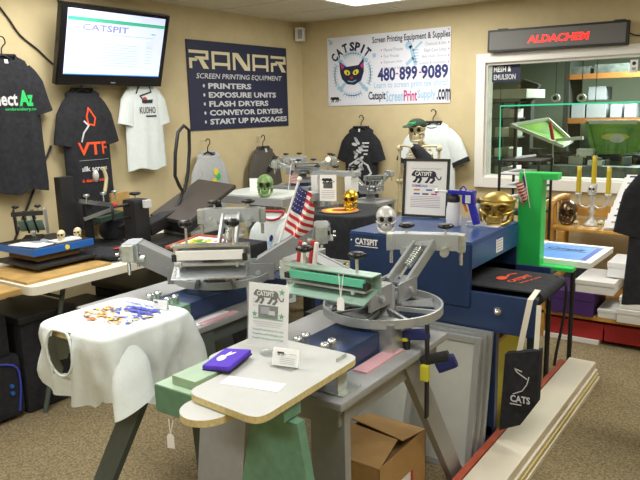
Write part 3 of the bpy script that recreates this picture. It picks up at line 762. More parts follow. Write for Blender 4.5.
# ---------------- left press
stand('grey press stand with dark legs beneath the white t-shirt press', 1.72, 2.385, -4.0, -3.35, TZ,
      [(2.30, -4.05, 2.16, -4.42, .10, .03, .9), (2.36, -3.92, 2.4, -3.9, .03, .14, 1), (2.03, -3.5, 2.02, -3.3, .03, .1, 1)], lm='dark_leg')
lp = thing('screen_press', 'silver screen printing press with chrome clamp behind the white t-shirt', 'press', (2.2, -3.6, TZ), 0)
press(lp, [dict(ang=rad(-55), tilt=32, Lr=.17, style='chrome', cw=.30, r0=.08, z0=.145),
           dict(ang=rad(125), tilt=30, Lr=.30, style='screw', cw=.27, r0=.08, z0=.15),
           dict(ang=rad(35), tilt=31, Lr=.28, style='beam', cw=.12, r0=.15, z0=.135, kn=False),
           dict(ang=rad(215), tilt=27, Lr=.21, style='beam', cw=.12, r0=.15, z0=.125, kn=False)], R=.205, blen=.42)

# ---------------- trestle in green and bare platen
pz = .9
t = thing('trestle', 'green painted trestle with a wide tapered leg under the bare platen', 'trestle', (3.02, -4.45, 0), 0)
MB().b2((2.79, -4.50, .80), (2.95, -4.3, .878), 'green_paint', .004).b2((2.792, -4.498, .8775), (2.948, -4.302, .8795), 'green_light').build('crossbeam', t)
MB().b2((2.95, -4.44, .845), (3.19, -4.37, .878), 'green_paint').build('platen_rail', t)
m = MB(); vs = [(2.88, -4.42, 0), (3.36, -4.42, 0), (3.36, -4.39, 0), (2.88, -4.39, 0), (3.07, -4.42, .84), (3.215, -4.42, .84), (3.215, -4.39, .84), (3.07, -4.39, .84)]
m.raw(vs, [(0, 1, 2, 3), (4, 5, 6, 7), (0, 1, 5, 4), (1, 2, 6, 5), (2, 3, 7, 6), (3, 0, 4, 7)], 'green_paint').build('leg', t)
def rounded(pts, r, n=5):
    out = []; N = len(pts)
    for i in range(N):
        p = Vector(pts[i]); a = (Vector(pts[i-1])-p); b = (Vector(pts[(i+1) % N])-p); k = min(r, a.length*.45, b.length*.45)
        A = p+a.normalized()*k; B = p+b.normalized()*k
        for j in range(n+1): s = j/n; out.append(tuple((A*(1-s)+p*s)*(1-s)+(B*s+p*(1-s))*s))
    return out
pl = rounded([(2.94, -4.527), (3.2, -4.545), (3.19, -4.08), (2.81, -4.08), (2.81, -4.33), (2.935, -4.345)], .045)
m = MB(); m.prism(pl, pz-.018, pz, 'platen_top', side='ply_edge')
one(m, 'platen', 'bare grey topped plywood platen holding the signs in the foreground', 'platen', org=(3.0, -4.3, pz-.018))
# sleeve platen
sp_ = [(2.955+.068+.068*math.cos(a), -4.53+.072*math.sin(a)) for a in [PI+PI*i/14 for i in range(15)]]+[(3.091, -4.34), (2.955, -4.34)]
t = thing('sleeve_platen', 'small round ended plywood sleeve platen tucked below the bare platen', 'platen', (3.02, -4.5, .80))
MB().prism(sp_, .862, .88, 'platen_top', side='ply_edge').build('board', t)
# block + pouch
m = MB(); m.b2((2.835, -4.475, .8795), (2.925, -4.30, .905), 'green_light', .003)
one(m, 'spacer_block', 'pale green block on the end of the green crossbeam', 'block')
PM_ = frame((2.905, -4.33, .916), (1, .25, .06), (-.25, 1, .02))
t = thing('pouch', 'purple cloth pouch with white emblem on the pale green block', 'pouch', (2.9, -4.34, .905))
MB().box((0, 0, .0), (.085, .135, .014), 'purple', bev=.006, M=PM_).build('cloth', t)
MB().box((0, 0, -.008), (.087, .137, .004), 'black_cloth', bev=.002, M=PM_).build('base', t)
m = MB(); m.ell(PM_, -.012, -.01, .013, .022, 'white', .0078, .2); m.ell(PM_, .0, .02, .005, .02, 'white', .0078, -.5); m.ell(PM_, -.008, .022, .004, .018, 'white', .0078, -.1); m.build('emblem', t)
# printed sign in acrylic holder
def sign_on(pxl, pyb, wx, hgt, z, yv=None): pass
b0 = Vector((2.955, -4.20, pz))
t = thing('sign_holder', 'upright clear holder with the CATSPIT production flyer on the platen', 'sign holder', (2.955, -4.2, pz))
R_ = Vector((1, .16, 0)).normalized(); M = frame(b0+Vector((-.003, 0, .118)), R_, (0, .12, 1)); w, h = .132, .182
m = MB(); m.box((0, 0, 0), (w, h, .002), 'paper', M=M); panther(m, M, 0, .056, .104, 'black', 'CATSPIT', .0016)
m.rect(M, 0, .009, .066, .038, 'machine_grey', .0016); m.rect(M, -.01, .013, .03, .02, 'grey_text', .002); m.rect(M, .012, .007, .022, .012, 'silver_print', .002)
for a, b in ((.045, .07), (-.045, .0), (.045, .0)):
    m.poly(M, [(a+(.011 if k % 2 == 0 else .0045)*math.sin(k*PI/5), b+(.011 if k % 2 == 0 else .0045)*math.cos(k*PI/5)) for k in range(10)], 'green_star', .0022)
for i in range(3): m.line(M, [(-.052+.0*i, .045-.01*i), (-.04, .04-.008*i)], .0014, 'grey_text', .0016)
m.rect(M, 0, -.012, .1, .0035, 'green_star', .0016)
for i, s in enumerate(['Some of the press models we carry and', 'supply for every shop with inks, screens', 'and squeegees in store']): m.rect(M, 0, -.022-.006*i, .1-.01*i, .0012, 'grey_text', .0016)
for i, s in enumerate(['CatspitProductionsLLC.com', 'CatspitScreenPrintSupply.com', 'CatspitProductions on YouTube']): m.text(s, M, 0, -.046-.0125*i, .104, .0075, 'green_star', .02, z=.0016)
m.build('flyer', t)
MB().box((0, 0, .0035), (w+.006, h+.004, .0015), 'clear', M=M).build('cover', t)
MB().lathe([(.03, 0), (.032, .004), (.032, .014), (.028, .018), (0, .018)], 'clear', (b0[0], b0[1], pz), 32).build('foot', t)
# business card holder
t = thing('card_holder', 'clear card holder with white business cards beside the flyer', 'card holder', (3.055, -4.262, pz))
M = frame((3.06, -4.262, pz+.03), (1, .22, 0), (0, .3, 1))
m = MB(); m.box((0, 0, -.004), (.08, .048, .007), 'paper', M=M); panther(m, M, -.014, .01, .028, 'black', None, .0002)
for i in range(4): m.rect(M, .006, -.002-.005*i, .045, .0012, 'grey_text', .0002)
m.rect(M, .02, .01, .02, .0014, 'grey_text', .0002); m.build('card', t)
m = MB(); m.box((0, -.006, .003), (.074, .034, .0015), 'clear', M=M); m.b2((3.018, -4.28, pz), (3.092, -4.245, pz+.003), 'clear'); m.build('holder', t)
# paper note
M = frame((3.035, -4.40, pz+.0015), (1, .22, 0), (-.22, 1, 0))
m = MB(); m.box((.02, 0, -.0006), (.17, .052, .001), 'paper', M=M); m.text('Please do not lean on or', M, .02, .008, .12, .009, 'grey_text', .0, z=.0004); m.text('touch the equipment', M, .02, -.008, .11, .009, 'grey_text', .0, z=.0004)
one(m, 'paper_note', 'long white paper note lying on the bare platen', 'note')
# zinc bracket on the table right of platen
m = MB(); m.b2((3.09, -4.16, TZ), (3.18, -4.06, TZ+.004), 'zinc'); m.b2((3.155, -4.155, TZ), (3.159, -4.105, TZ+.11), 'zinc'); m.cyl((3.153, -4.13, TZ+.09), (3.163, -4.13, TZ+.09), .006, 'skull_hole', n=12)
one(m, 'angle_bracket', 'bright zinc angle bracket on the grey table right of the platen', 'bracket')
m = MB(); m.b2((3.10, -3.98, TZ), (3.15, -3.74, TZ+.006), 'pink', M=None); one(m, 'order_pad', 'pink paper pad on the grey table by the blue base', 'paper')
one(MB().b2((2.345, -3.9, TZ), (2.375, -3.7, TZ+.004), 'pink').b2((2.31, -3.93, TZ), (2.36, -3.72, TZ+.003), 'paper'), 'order_pad', 'pink and white papers on the left press stand', 'paper')
m = MB(); m.b2((3.06, -3.80, TZ), (3.14, -3.72, TZ+.1), 'zinc'); one(m, 'support_block', 'zinc support block beneath the wheel of the green clamp press', 'block')
# hang tags
def hang_tag(top, label, a=.0, ln=.05, s=1):
    t = thing('hang_tag', label, 'tag', top, 0, None); x, y, z = top
    MB().tube([(x-.008, y, z), (x-.004, y-.003, z-ln*.5), (x, y-.004, z-ln)], .0012, 'white', 5).tube([(x+.008, y, z), (x+.005, y-.003, z-ln*.5), (x, y-.004, z-ln)], .0012, 'white', 5).build('string', t)
    M = frame((x, y-.005, z-ln-.02*s), (1, .3, 0), (a, 0, 1))
    MB().prism([(-.011*s, -.02*s), (.011*s, -.02*s), (.011*s, .014*s), (.005*s, .021*s), (-.005*s, .021*s), (-.011*s, .014*s)], 0, .0012, 'paper', M=M).build('card', t)
hang_tag((3.095, -4.03, 1.12), 'white hang tag dangling from the green screen clamp', ln=.07)
hang_tag((2.865, -4.515, .80), 'pale hang tag hanging below the end of the green crossbeam', ln=.04)

# clamp
cp = PX(422, 338, 2, .84)
t = thing('bar_clamp', 'blue and yellow bar clamp gripping the rear edge of the grey table', 'clamp', (3.215, -3.72, TZ))
MB().box((3.225, -3.72, .735), (.008, .02, .33), 'black', bev=.001).build('bar', t)
m = MB(); m.beam((3.12, -3.72, .845), (3.23, -3.72, .865), .03, .035, 'clamp_blue', bev=.01); m.beam((3.12, -3.722, .832), (3.16, -3.722, .838), .032, .012, 'clamp_yellow', bev=.003); m.build('fixed_jaw', t)
m = MB(); m.beam((3.20, -3.715, .765), (3.29, -3.69, .795), .035, .03, 'black', bev=.01); m.beam((3.25, -3.70, .75), (3.31, -3.68, .78), .035, .045, 'clamp_blue', bev=.012); m.box((3.225, -3.735, .735), (.03, .02, .055), 'clamp_yellow', bev=.006); m.build('trigger_handle', t)
MB().cyl((3.15, -3.72, .80), (3.15, -3.72, .835), .012, 'black', n=12).build('pad', t)

# ---------------- t-shirt over platen (left press)
t = thing('platen', 'plywood platen carrying the printed white t-shirt', 'platen', (2.23, -4.2, .88))
MB().prism(rounded([(2.065, -4.385), (2.43, -4.375), (2.43, -4.02), (2.06, -4.02)], .05), .864, .896, 'platen_top', side='ply_edge').build('board', t)
MB().b2((2.17, -4.28, .82), (2.31, -3.9, .877), 'green_paint').build('support_arm', t)
def draped():
    cx, cy = 2.25, -4.20; hx, hy = .19, .195; n = 120; zt = .902
    def rim(a, e=0):
        # superellipse rim
        c, s = math.cos(a), math.sin(a); k = (abs(c)**7+abs(s)**7)**(-1/7)
        return cx+(hx+e)*c*k, cy+(hy+e)*s*k
    def drop(a):      # hanging length
        a = math.degrees(a) % 360
        pr = [(0, .27), (30, .23), (60, .08), (90, .06), (130, .08), (180, .15), (215, .17), (228, .20), (250, .22), (275, .245), (295, .25), (308, .22), (318, .20), (335, .25), (360, .27)]
        for (p, q), (u, v) in zip(pr[:-1], pr[1:]):
            if a <= u: f = (a-p)/(u-p); f = f*f*(3-2*f); return q+(v-q)*f
    top = [.0, .3, .6, .85, .96, 1.0]; dn = [.02, .05, .1, .18, .28, .4, .52, .64, .76, .88, 1.0]
    vs = []
    for i in range(n):
        a = 2*PI*i/n
        for q in top:
            x, y = rim(a); vs.append((cx+(x-cx)*max(q, .001), cy+(y-cy)*max(q, .001), zt-(.003 if q == 1 else 0)+.0008*math.sin(30*q+3*a)))
        for k in dn:
            d = drop(a)*k; A = (.004+.028*k)*min(1, k*4)
            f = math.sin(a*9+1.2)*.5+math.sin(a*17+k*1.5)*.35+math.sin(a*5-k*2)*.45
            x, y = rim(a, .004+.010*min(1, k*5)+A*f-.006*k); q_ = noise.noise(Vector((math.cos(a)*5, math.sin(a)*5, d*9)))*.026*min(1, k*3); vs.append((x+q_*math.cos(a), y+q_*math.sin(a), zt-.006-d+.004*math.sin(a*14)*k))
    w = len(top)+len(dn); m = MB(); fs = []
    hc = math.degrees
    for i in range(n):
        j = (i+1) % n
        for k in range(w-1):
            q = [i*w+k, j*w+k, j*w+k+1, i*w+k+1]
            c = sum((Vector(vs[v]) for v in q), Vector())/4
            a = math.atan2(c.y-cy, c.x-cx)
            if k >= len(top)-1 and c.y < cy-hy*.9 and ((c.x-2.225)/.066)**2+((c.z-.832)/.082)**2 < 1: continue
            fs.append(tuple(q))
    m.raw(vs, fs, 'white_cloth', True)
    return m
t = thing('t_shirt', 'white t-shirt with colourful print draped over the left platen', 't-shirt', (2.232, -4.2, .6))
draped().build('shirt_body', t)
m = MB(); N = 24
m.tube([(2.225+.071*math.cos(2*PI*i/N), -4.416+.012*max(0, math.sin(2*PI*i/N))**2, .9 if .832+.084*math.sin(2*PI*i/N) > .9 else .832+.084*math.sin(2*PI*i/N)) for i in range(N)], .0048, 'white_cloth', 8, True, 2, flat=1.0).build('collar', t)
# sleeve on front right corner
m = MB(); vs = []; nn = 24; K = 8
for j in range(K+1):
    f = j/K; c = Vector((2.43+.07*f, -4.31-.03*f, .865-.19*f)); g_ = min(1, (f+.05)/.5)**.5; rw = (.078+.006*f)*g_; q = Vector((-.05, 1, .22)).normalized()
    for i in range(nn):
        b = 2*PI*i/nn; vs.append(c+q*rw*math.cos(b)*(1+.05*math.sin(3*b+f*3))+Vector((1, .05, .3)).normalized()*(.03+.004*f)*g_*math.sin(b))
m.raw(vs, [(j*nn+i, j*nn+(i+1) % nn, (j+1)*nn+(i+1) % nn, (j+1)*nn+i) for j in range(K) for i in range(nn)], 'white_cloth', True).build('sleeve', t)
m = MB(); M = frame((2.25, -4.19, .9045), (1, .05, 0), (-.05, 1, 0)); rr = random.Random(5)
for k in range(150):
    u = rr.uniform(-.13, .13); v = rr.uniform(-.1, .1)*(1-(u/.17)**2)
    m.ell(M, u, v, rr.uniform(.004, .015), rr.uniform(.003, .008), ['art_orange', 'art_yellow', 'art_brown', 'art_yellow', 'art_orange'][k % 5] if v+u*.5 < .0 else ['art_blue', 'blue', 'art_blue', 'art_yellow'][k % 4], .0003+.00002*k, rr.uniform(-1, 1), 9)
for k in range(14): m.ell(M, -.02+.02*(k % 7), .055+.03*(k//7), .016, .009, 'art_blue', .003+.0001*k, rr.uniform(-1, 1), 9)
m.text('SCREEN PRINT', M, -.02, .125, .16, .014, 'art_blue', .03, z=.0012); m.text('EST. ARIZONA', M, .09, .10, .1, .012, 'art_blue', .03, z=.0012, rot=-.5)
m.build('print', t)
# card on it
t = thing('name_card', 'small white folded card standing on the white t-shirt', 'card', (2.37, -4.03, .905))
M = frame((2.335, -4.07, .922), (1, .2, 0), (0, .2, 1)); m = MB(); m.box((0, 0, 0), (.06, .034, .0015), 'paper', M=M); panther(m, M, -.016, .008, .018, 'black', None); m.build('front_flap', t)
MB().box((0, 0, -.012), (.06, .034, .0015), 'paper', rotm(.4), M=M).build('rear_flap', t)
# ================================================================ LEFT SIDE
tz = .74
t = thing('folding_table', 'long white plastic folding table along the left wall', 'table', (.66, -2.87, 0))
MB().prism(rounded([(.28, -3.79), (1.045, -3.79), (1.045, -2.13), (.28, -2.13)], .06), tz-.045, tz, 'table_white').build('tabletop', t)
for (a, b) in ((-3.6, -3.72), (-2.4, -2.28)):
    for x in (.92, .4): MB().tube([(x-.04, a+.1*(1 if a < -3 else -1), tz-.05), (x, a, .4), (x, b, .0)], .014, 'dark_leg', 10, sm=1).build('leg', t)
    MB().cyl((.4, a+(.06 if a < -3 else -.06), .61), (.92, a+(.06 if a < -3 else -.06), .61), .01, 'dark_leg', n=8).build('crossbar', t)
# brown second table at the left frame edge
t = thing('work_table', 'brown topped table running off the left edge of the picture', 'table', (.7, -4.4, 0))
MB().b2((.28, -5.2, tz-.03), (1.0, -3.82, tz), 'wood_board', .005).build('tabletop', t)
for x in (.32, .96):
    for y in (-5.15, -4.5): MB().b2((x-.02, y-.02, 0), (x+.02, y+.02, tz-.03), 'black').build('leg', t)
# things beneath the folding table: dark storage bins
for i, (x0, y0, x1, y1, h, lb) in enumerate([(.45, -3.78, .87, -3.46, .55, 'tall black storage bin under the near left corner of the folding table'), (.35, -3.4, .85, -3.0, .42, 'black storage bin under the left end of the folding table'), (.35, -2.93, .85, -2.5, .5, 'black storage bin under the middle of the folding table')]):
    t = thing('storage_bin', lb, 'bin', ((x0+x1)/2, (y0+y1)/2, 0), 0, 'black bins under the folding table')
    MB().b2((x0, y0, 0), (x1, y1, h-.04), 'black_cloth', .02).build('body', t); MB().b2((x0-.015, y0-.015, h-.04), (x1+.015, y1+.015, h), 'black', .01).build('lid', t)
# luggage at lower left
q = PX(4, 440, 2, 0)
t = thing('rolling_case', 'black rolling case with blue piping at the lower left edge', 'case', (.6, -4.1, 0))
MB().b2((.56, -4.3, .02), (.88, -3.80, .36), 'black_cloth', .04).build('lower_body', t)
MB().b2((.58, -4.28, .361), (.86, -3.84, .58), 'black_cloth', .03).build('upper_pocket', t)
m = MB(); m.tube([(.882, -4.24, .33), (.884, -4.04, .35), (.884, -3.85, .31), (.884, -3.82, .2), (.882, -3.84, .05)], .006, 'blue_trim', 8); m.build('piping', t)
m = MB(); [m.cyl((.876, -3.87, z), (.892, -3.87, z), .011, 'bright_blue', n=12) for z in (.16, .2)]; m.build('rivet', t)
for y in (-4.28, -3.94): MB().cyl((.62, y, .025), (.65, y, .025), .025, 'black', n=14).build('wheel', t)
for y in (-4.22, -4.02): MB().tube([(.72, y, .58), (.72, y, .66)], .008, 'chrome', 8).build('handle_rod', t)
MB().cyl((.72, -4.23, .66), (.72, -4.01, .66), .013, 'black', n=10).build('handle', t)
# wood board + small blue press
one(MB().b2((.5, -3.77, tz), (.97, -3.24, tz+.014), 'wood_board', .003), 'wooden_board', 'light brown wooden board on the left end of the folding table', 'board', org=(.75, -3.4, tz))
t = thing('exposure_unit', 'flat blue exposure unit with dark lid on the wooden board', 'exposure unit', (.72, -3.4, tz+.014))
bz = tz+.014
for (x, y) in ((.48, -3.55), (.76, -3.55), (.48, -3.3), (.76, -3.3)): MB().cyl((x, y, bz), (x, y, bz+.02), .015, 'black', n=12).build('foot', t)
MB().b2((.43, -3.63, bz+.02), (.84, -3.24, bz+.04), 'black', .006).build('base_tray', t)
MB().b2((.47, -3.57, bz+.046), (.76, -3.30, bz+.082), 'cardboard_in', .004).build('inner_box', t)
m = MB(); m.b2((.42, -3.62, bz+.088), (.81, -3.23, bz+.128), 'bright_blue', .004); m.b2((.43, -3.61, bz+.128), (.80, -3.24, bz+.13), 'black'); m.build('lid', t)
m = MB(); m.cyl((.81, -3.41, bz+.108), (.813, -3.41, bz+.108), .014, 'yellow', n=20); m.build('price_dot', t)
MB().b2((.5, -3.5, bz+.078), (.72, -3.35, bz+.088), 'black').build('hinge_plate', t)
uz = bz+.13
one(MB().box((.66, -3.54, uz+.002), (.22, .12, .004), 'paper', rotm(0, 0, .2)).box((.62, -3.46, uz+.003), (.12, .1, .003), 'grey_text', rotm(0, 0, -.1)), 'paper_stack', 'white papers spread on the blue exposure unit', 'papers')
one(MB().box((.72, -3.36, uz+.004), (.09, .16, .008), 'white', rotm(0, 0, -.05)), 'paper_pad', 'white pad under the small skull on the blue exposure unit', 'papers')
skull('skull', 'small bone coloured skull on the middle of the blue exposure unit', 'skull', (.73, -3.39, uz+.008), .05, 'bone', rad(40))
skull('skull', 'small bone coloured skull at the right end of the blue exposure unit', 'skull', (.70, -3.26, uz), .05, 'bone', rad(40))
# small press on exposure unit
def mini_press(name, label, loc, rz, s=1.0, cat='press'):
    t = thing(name, label, cat, loc, rz)
    def B(): m = L(t); m.M = m.M @ Matrix.Scale(s, 4); return m
    B().b2((-.06, -.1, 0), (.06, .1, .02), 'black', .003).build('base', t)
    B().b2((-.012, .05, .02), (.012, .09, .2), 'chrome').build('post', t)
    m = B(); m.beam((-.03, .08, .05), (-.03, -.1, .2), .012, .04, 'black'); m.beam((.03, .08, .05), (.03, -.1, .2), .012, .04, 'black'); m.build('arm', t)
    B().box((0, -.12, .2), (.2, .03, .03), 'black', bev=.004).build('clamp', t)
    B().box((0, .0, .1), (.16, .14, .006), 'channel_green', rotm(rad(-40))).build('screen', t)
    for a in (-1, 1): m = B(); m.box((a*.1, .0, .13), (.014, .05, .18), 'grey_steel' if a > 0 else 'black', rotm(rad(15))); m.build('side_plate', t)
    m = B(); knob(m, (.07, -.12, .215), .03, .02); m.build('knob', t)
    m = B(); knob(m, (-.07, -.12, .215), .03, .02); m.build('knob', t)
    return t
mini_press('tabletop_press', 'black and silver tabletop press at the left behind the papers', (.52, -3.44, uz), rad(50), .85)
# red rimmed vase / item at left edge
t = thing('squeegee', 'squeegee with red rounded handle at the left edge', 'squeegee', (.5, -3.75, uz)); 
MB().tube([(.45, -3.72, tz+.02), (.42, -3.72, uz+.05), (.4, -3.72, uz+.12), (.42, -3.72, uz+.2)], .03, 'white', 10).build('body', t)
MB().tube([(.44, -3.69, uz+.08), (.42, -3.67, uz+.18), (.42, -3.70, uz+.24), (.4, -3.76, uz+.18), (.42, -3.75, uz+.08)], .012, 'red', 8, True).build('rim', t)
# stick behind
one(MB().cyl((.013, -3.3, tz-.0), (.013, -2.93, 1.4), .008, 'black', n=8), 'power_cord', 'black cord hanging on the wall between the two black t-shirts', 'cord')
# press cluster under VTF shirt
t = thing('tabletop_press', 'tall black press column with silver arms in front of the orange print t-shirt', 'press', (0.42, -2.99, tz))
MB().b2((0.32, -3.1, tz), (0.56, -2.84, tz+.03), 'black', .004).build('base', t)
MB().b2((0.36, -3.16, tz), (0.42, -3.06, tz+.48), 'black', .004).build('column', t)
MB().b2((0.43, -3.02, tz+.03), (0.46, -2.97, tz+.36), 'black').build('back_plate', t)
m = MB(); m.beam((0.45, -3.05, tz+.32), (0.5, -2.84, tz+.27), .03, .028, 'chrome'); m.beam((0.45, -3.03, tz+.2), (0.52, -2.84, tz+.25), .022, .022, 'aluminium'); m.build('arm', t)
m = MB(); m.box((0.5, -2.88, tz+.2), (.1, .2, .03), 'cap_green', rotm(.1)); m.build('clamp', t)
for y in (-3.02, -2.89, -2.80): m = MB(); knob(m, (.48, y, tz+.3), .05, .018, 'zinc'); m.build('knob', t)
m = MB(); m.sph((0.46, -2.92, tz+.47), (.02, .02, .04), 'silver_skull'); m.tube([(0.46, -2.86, tz+.36), (0.46, -2.84, tz+.45), (0.46, -2.86, tz+.52)], .012, 'bone', 8); m.build('finial', t)
t = thing('cap', 'black curved brim cap lying on the folding table', 'cap', (0.49, -2.76, tz))
m = MB(); m.sph((0.42, -2.76, tz+.09), (.11, .12, .1), 'black_cloth', 24, 14, lambda w: Vector((w.x, w.y, max(w.z, -.6)))); m.build('crown', t)
m = MB(); m.sph((0.53, -2.72, tz+.12), (.1, .11, .022), 'black_cloth', 24, 8, rot=rotm(0, rad(-25), 0).to_3x3()); m.sph((0.54, -2.72, tz+.118), (.07, .08, .014), 'rack_wood', 20, 8, rot=rotm(0, rad(-25), 0).to_3x3()); m.build('brim', t)
one(MB().b2((.26, -2.72, tz), (.4, -2.5, tz+.012), 'screen_mesh').box((.3, -2.62, tz+.16), (.02, .16, .32), 'wood_board', bev=.003), 'wooden_plate', 'upright pale wooden plate near the wall behind the cap', 'board')
t = thing('t_shirt', 'black folded t-shirt with red print on the folding table', 't-shirt', (.85, -2.75, tz))
m = MB(); m.sph((.80, -3.11, tz+.03), (.17, .15, .03), 'black_cloth', 28, 10, lambda w: w*(1+.12*math.sin(7*math.atan2(w.y, w.x)))); m.build('cloth', t)
m = MB(); M = frame((.86, -3.07, tz+.063), (0, 1, 0), (-1, 0, .1)); m.rect(M, 0, 0, .12, .03, 'red'); m.ell(M, .05, .0, .022, .022, 'silver_print', .002); m.build('print', t)
t = thing('paper_stack', 'white papers on the folding table left of the rear press', 'papers', (.75, -2.35, tz)); MB().box((.85, -2.25, tz+.01), (.3, .35, .02), 'paper', rotm(0, 0, .2), .003).build('sheets', t)
# ---- heat press (black clam)
hx, hy = 1.05, -2.85
t = thing('heat_press', 'black clam heat press with tilted platen and tall loop handle', 'heat press', (.83, -2.25, tz))
MB().b2((.64, -2.96, tz), (.95, -2.2, tz+.05), 'black', .006).build('base', t)
MB().b2((.66, -2.56, tz+.05), (.93, -2.24, tz+.08), 'screen_mesh', .006).build('lower_platen', t)
m = MB(); m.b2((.70, -2.92, tz+.05), (.82, -2.80, tz+.33), 'black', .02); m.beam((.76, -2.80, tz+.12), (.76, -2.5, tz+.2), .12, .08, 'black', bev=.01); m.build('housing', t)
MB().box((.84, -2.43, tz+.265), (.36, .50, .03), 'heat_grey', rotm(rad(23), rad(4), rad(0)), .01).build('heating_platen', t)
MB().box((.83, -2.46, tz+.19), (.26, .36, .09), 'black', rotm(rad(23), rad(4), rad(0)), .01).build('heater_shell', t)
hp0 = [PX(*q, 0, .78) for q in ((176, 208), (183, 192), (175, 176), (178, 132), (189, 130), (188, 172), (184, 192))]
MB().tube(hp0, .012, 'black', 10, sm=2).build('handle', t)
m = MB(); knob(m, (.76, -2.86, tz+.33), .03, .035); m.build('pressure_knob', t)
MB().box((.845, -2.84, tz+.3), (.03, .05, .05), 'silver_print', bev=.005).build('gauge', t)
m = MB(); m.tube([(.76, -2.92, tz+.3), (.76, -3.04, tz+.3), (.76, -3.04, tz+.22), (.76, -2.92, tz+.22)], .01, 'black', 8, sm=1); m.sph((.76, -3.02, tz+.31), .016, 'red'); m.build('side_bracket', t)
# framed screen with yellow/red art on a dark cloth table behind left press
t = thing('framed_screen', 'red framed screen with yellow artwork lying behind the left press', 'screen', (1.28, -2.72, .80))
# supporting cabinet
t2 = thing('cloth_cabinet', 'low cabinet under a black cloth behind the left press', 'cabinet', (1.3, -2.7, 0)); MB().b2((1.1, -2.95, 0), (1.5, -2.45, .795), 'black_cloth', .02).build('cloth_cover', t2)
Mf = frame((1.24, -2.78, .80), (1, .05, 0), (-.05, 1, .08))
m = MB(); [m.box((a*.14, 0, .01), (.02, .3, .022), 'art_frame', M=Mf) for a in (-1, 1)]; [m.box((0, a*.14, .01), (.26, .02, .022), 'art_frame', M=Mf) for a in (-1, 1)]; m.build('frame', t)
m = MB(); m.box((0, 0, .01), (.26, .26, .003), 'paper', M=Mf); rr = random.Random(9)
for k in range(24): m.ell(Mf, rr.uniform(-.09, .09), rr.uniform(-.09, .09), rr.uniform(.02, .04), rr.uniform(.01, .03), ['yellow', 'screen_green', 'yellow', 'art_orange'][k % 4], .0125+.0001*k, rr.uniform(-1, 1), 8)
m.build('mesh', t)
# ---- green-grey exposure cabinet
t = thing('vacuum_table', 'grey-green vacuum exposure table with white top', 'exposure table', (1.2, -1.9, 0))
ex = [PX(205, 193, 2, 1.0), PX(318, 196, 2, 1.0)]
MB().b2((.62, -2.08, .945), (1.34, -1.6, 1.0), 'grey_laminate', .004).build('lid', t)
MB().b2((.66, -2.04, 1.0), (1.30, -1.64, 1.004), 'screen_mesh_light').build('glass_top', t)
for x in (.66, 1.30):
    for y in (-2.04, -1.64): MB().b2((x-.015, y-.015, 0), (x+.015, y+.015, .93), 'grey_steel').build('leg', t)
MB().b2((.66, -2.04, .3), (1.30, -1.64, .32), 'grey_steel').build('lower_shelf', t)
skull('skull', 'green painted skull on the white topped exposure table', 'skull', (1.12, -2.0, 1.004), .13, 'green_skull', rad(35))
M = frame(PX(233, 183, 1, -1.8), (1, .3, 0), (0, 0, 1))
t = thing('sign_card', 'small white card standing left of the green skull', 'card', (.86, -1.8, 1.004)); MB().b2((.83, -1.84, 1.004), (.9, -1.76, 1.01), 'white').build('foot', t); MB().box((.865, -1.8, 1.055), (.1, .004, .09), 'paper', rotm(0, 0, .5)).build('card', t)
# hung white shirt with red collar on the front of that table
def pf(m, M):
    r = random.Random(2)
    for k in range(40): m.ell(M, r.uniform(-.12, .12), r.uniform(-.42, -.16), r.uniform(.006, .02), r.uniform(.01, .03), ['banner_blue', 'banner_light', 'banner_blue', 'grey_text'][k % 4], .001+.00005*k, r.uniform(-1, 1), 7)
shirt('t_shirt', 'white t-shirt with red collar and blue print hung from the exposure table', 't-shirt', 'B', (1.30, -2.15, .925), .15, .62, 'white_cloth', collar='red', prints=pf, seed=23, sa=80, sleeve=.12, hanger=False, rz=rad(15), front=.03)
# back row press near corner
t = thing('screen_press', 'small silver screen press near the far wall corner', 'press', (.93, -1.3, 1.0), rad(15))
t2 = thing('press_stand', 'grey stand of the small press near the far wall corner', 'stand', (.93, -1.3, 0)); MB().b2((.73, -1.45, .97), (1.1, -1.12, 1.0), 'grey_laminate', .004).build('tabletop', t2)
for x in (.76, 1.07):
    for y in (-1.42, -1.15): MB().b2((x-.02, y-.02, 0), (x+.02, y+.02, .97), 'grey_steel').build('leg', t2)
press(t, [dict(ang=rad(-60), tilt=20, Lr=.16, style='screw', cw=.26), dict(ang=rad(30), tilt=24, Lr=.2, style='screw', cw=.26), dict(ang=rad(130), tilt=24, Lr=.2, style='screw', cw=.26), dict(ang=rad(200), tilt=24, Lr=.16, style='screw', cw=.26)], R=.15, base=False, hz=.04)
MB(parent_M[t.name].copy()).b2((-.1, -.1, 0), (.1, .1, .05), 'press_blue', .004).build('base_block', t); t.scale = (.75,)*3
# black rail mount sign + white clamp press
# draped table
cxx, cyy = 1.56, -1.72
def drum(cx, cy, rx, ry, zt, z0, mt, seed=1, e=4):
    n = 96; vs = []; lv = [0, .5, .9, .97, 1.0]
    for q in lv: vs += [(cx+rx*q*math.copysign(abs(math.cos(a))**(2/e), math.cos(a)), cy+ry*q*math.copysign(abs(math.sin(a))**(2/e), math.sin(a)), zt-(.01 if q == 1 else 0)) for a in [2*PI*i/n for i in range(n)]]
    K = 8
    for j in range(1, K+1):
        f = j/K
        for i in range(n):
            a = 2*PI*i/n; k = 1+.02*f+(.035*math.sin(a*11+seed)+.02*math.sin(a*23+f))*min(1, f*3); vs.append((cx+rx*k*math.copysign(abs(math.cos(a))**(2/e), math.cos(a)), cy+ry*k*math.copysign(abs(math.sin(a))**(2/e), math.sin(a)), zt-.01-(zt-.01-z0)*f))
    N = len(lv)+K
    return MB().raw(vs, [(j*n+i, j*n+(i+1) % n, (j+1)*n+(i+1) % n, (j+1)*n+i) for j in range(N-1) for i in range(n)], mt, True)
dz = .9
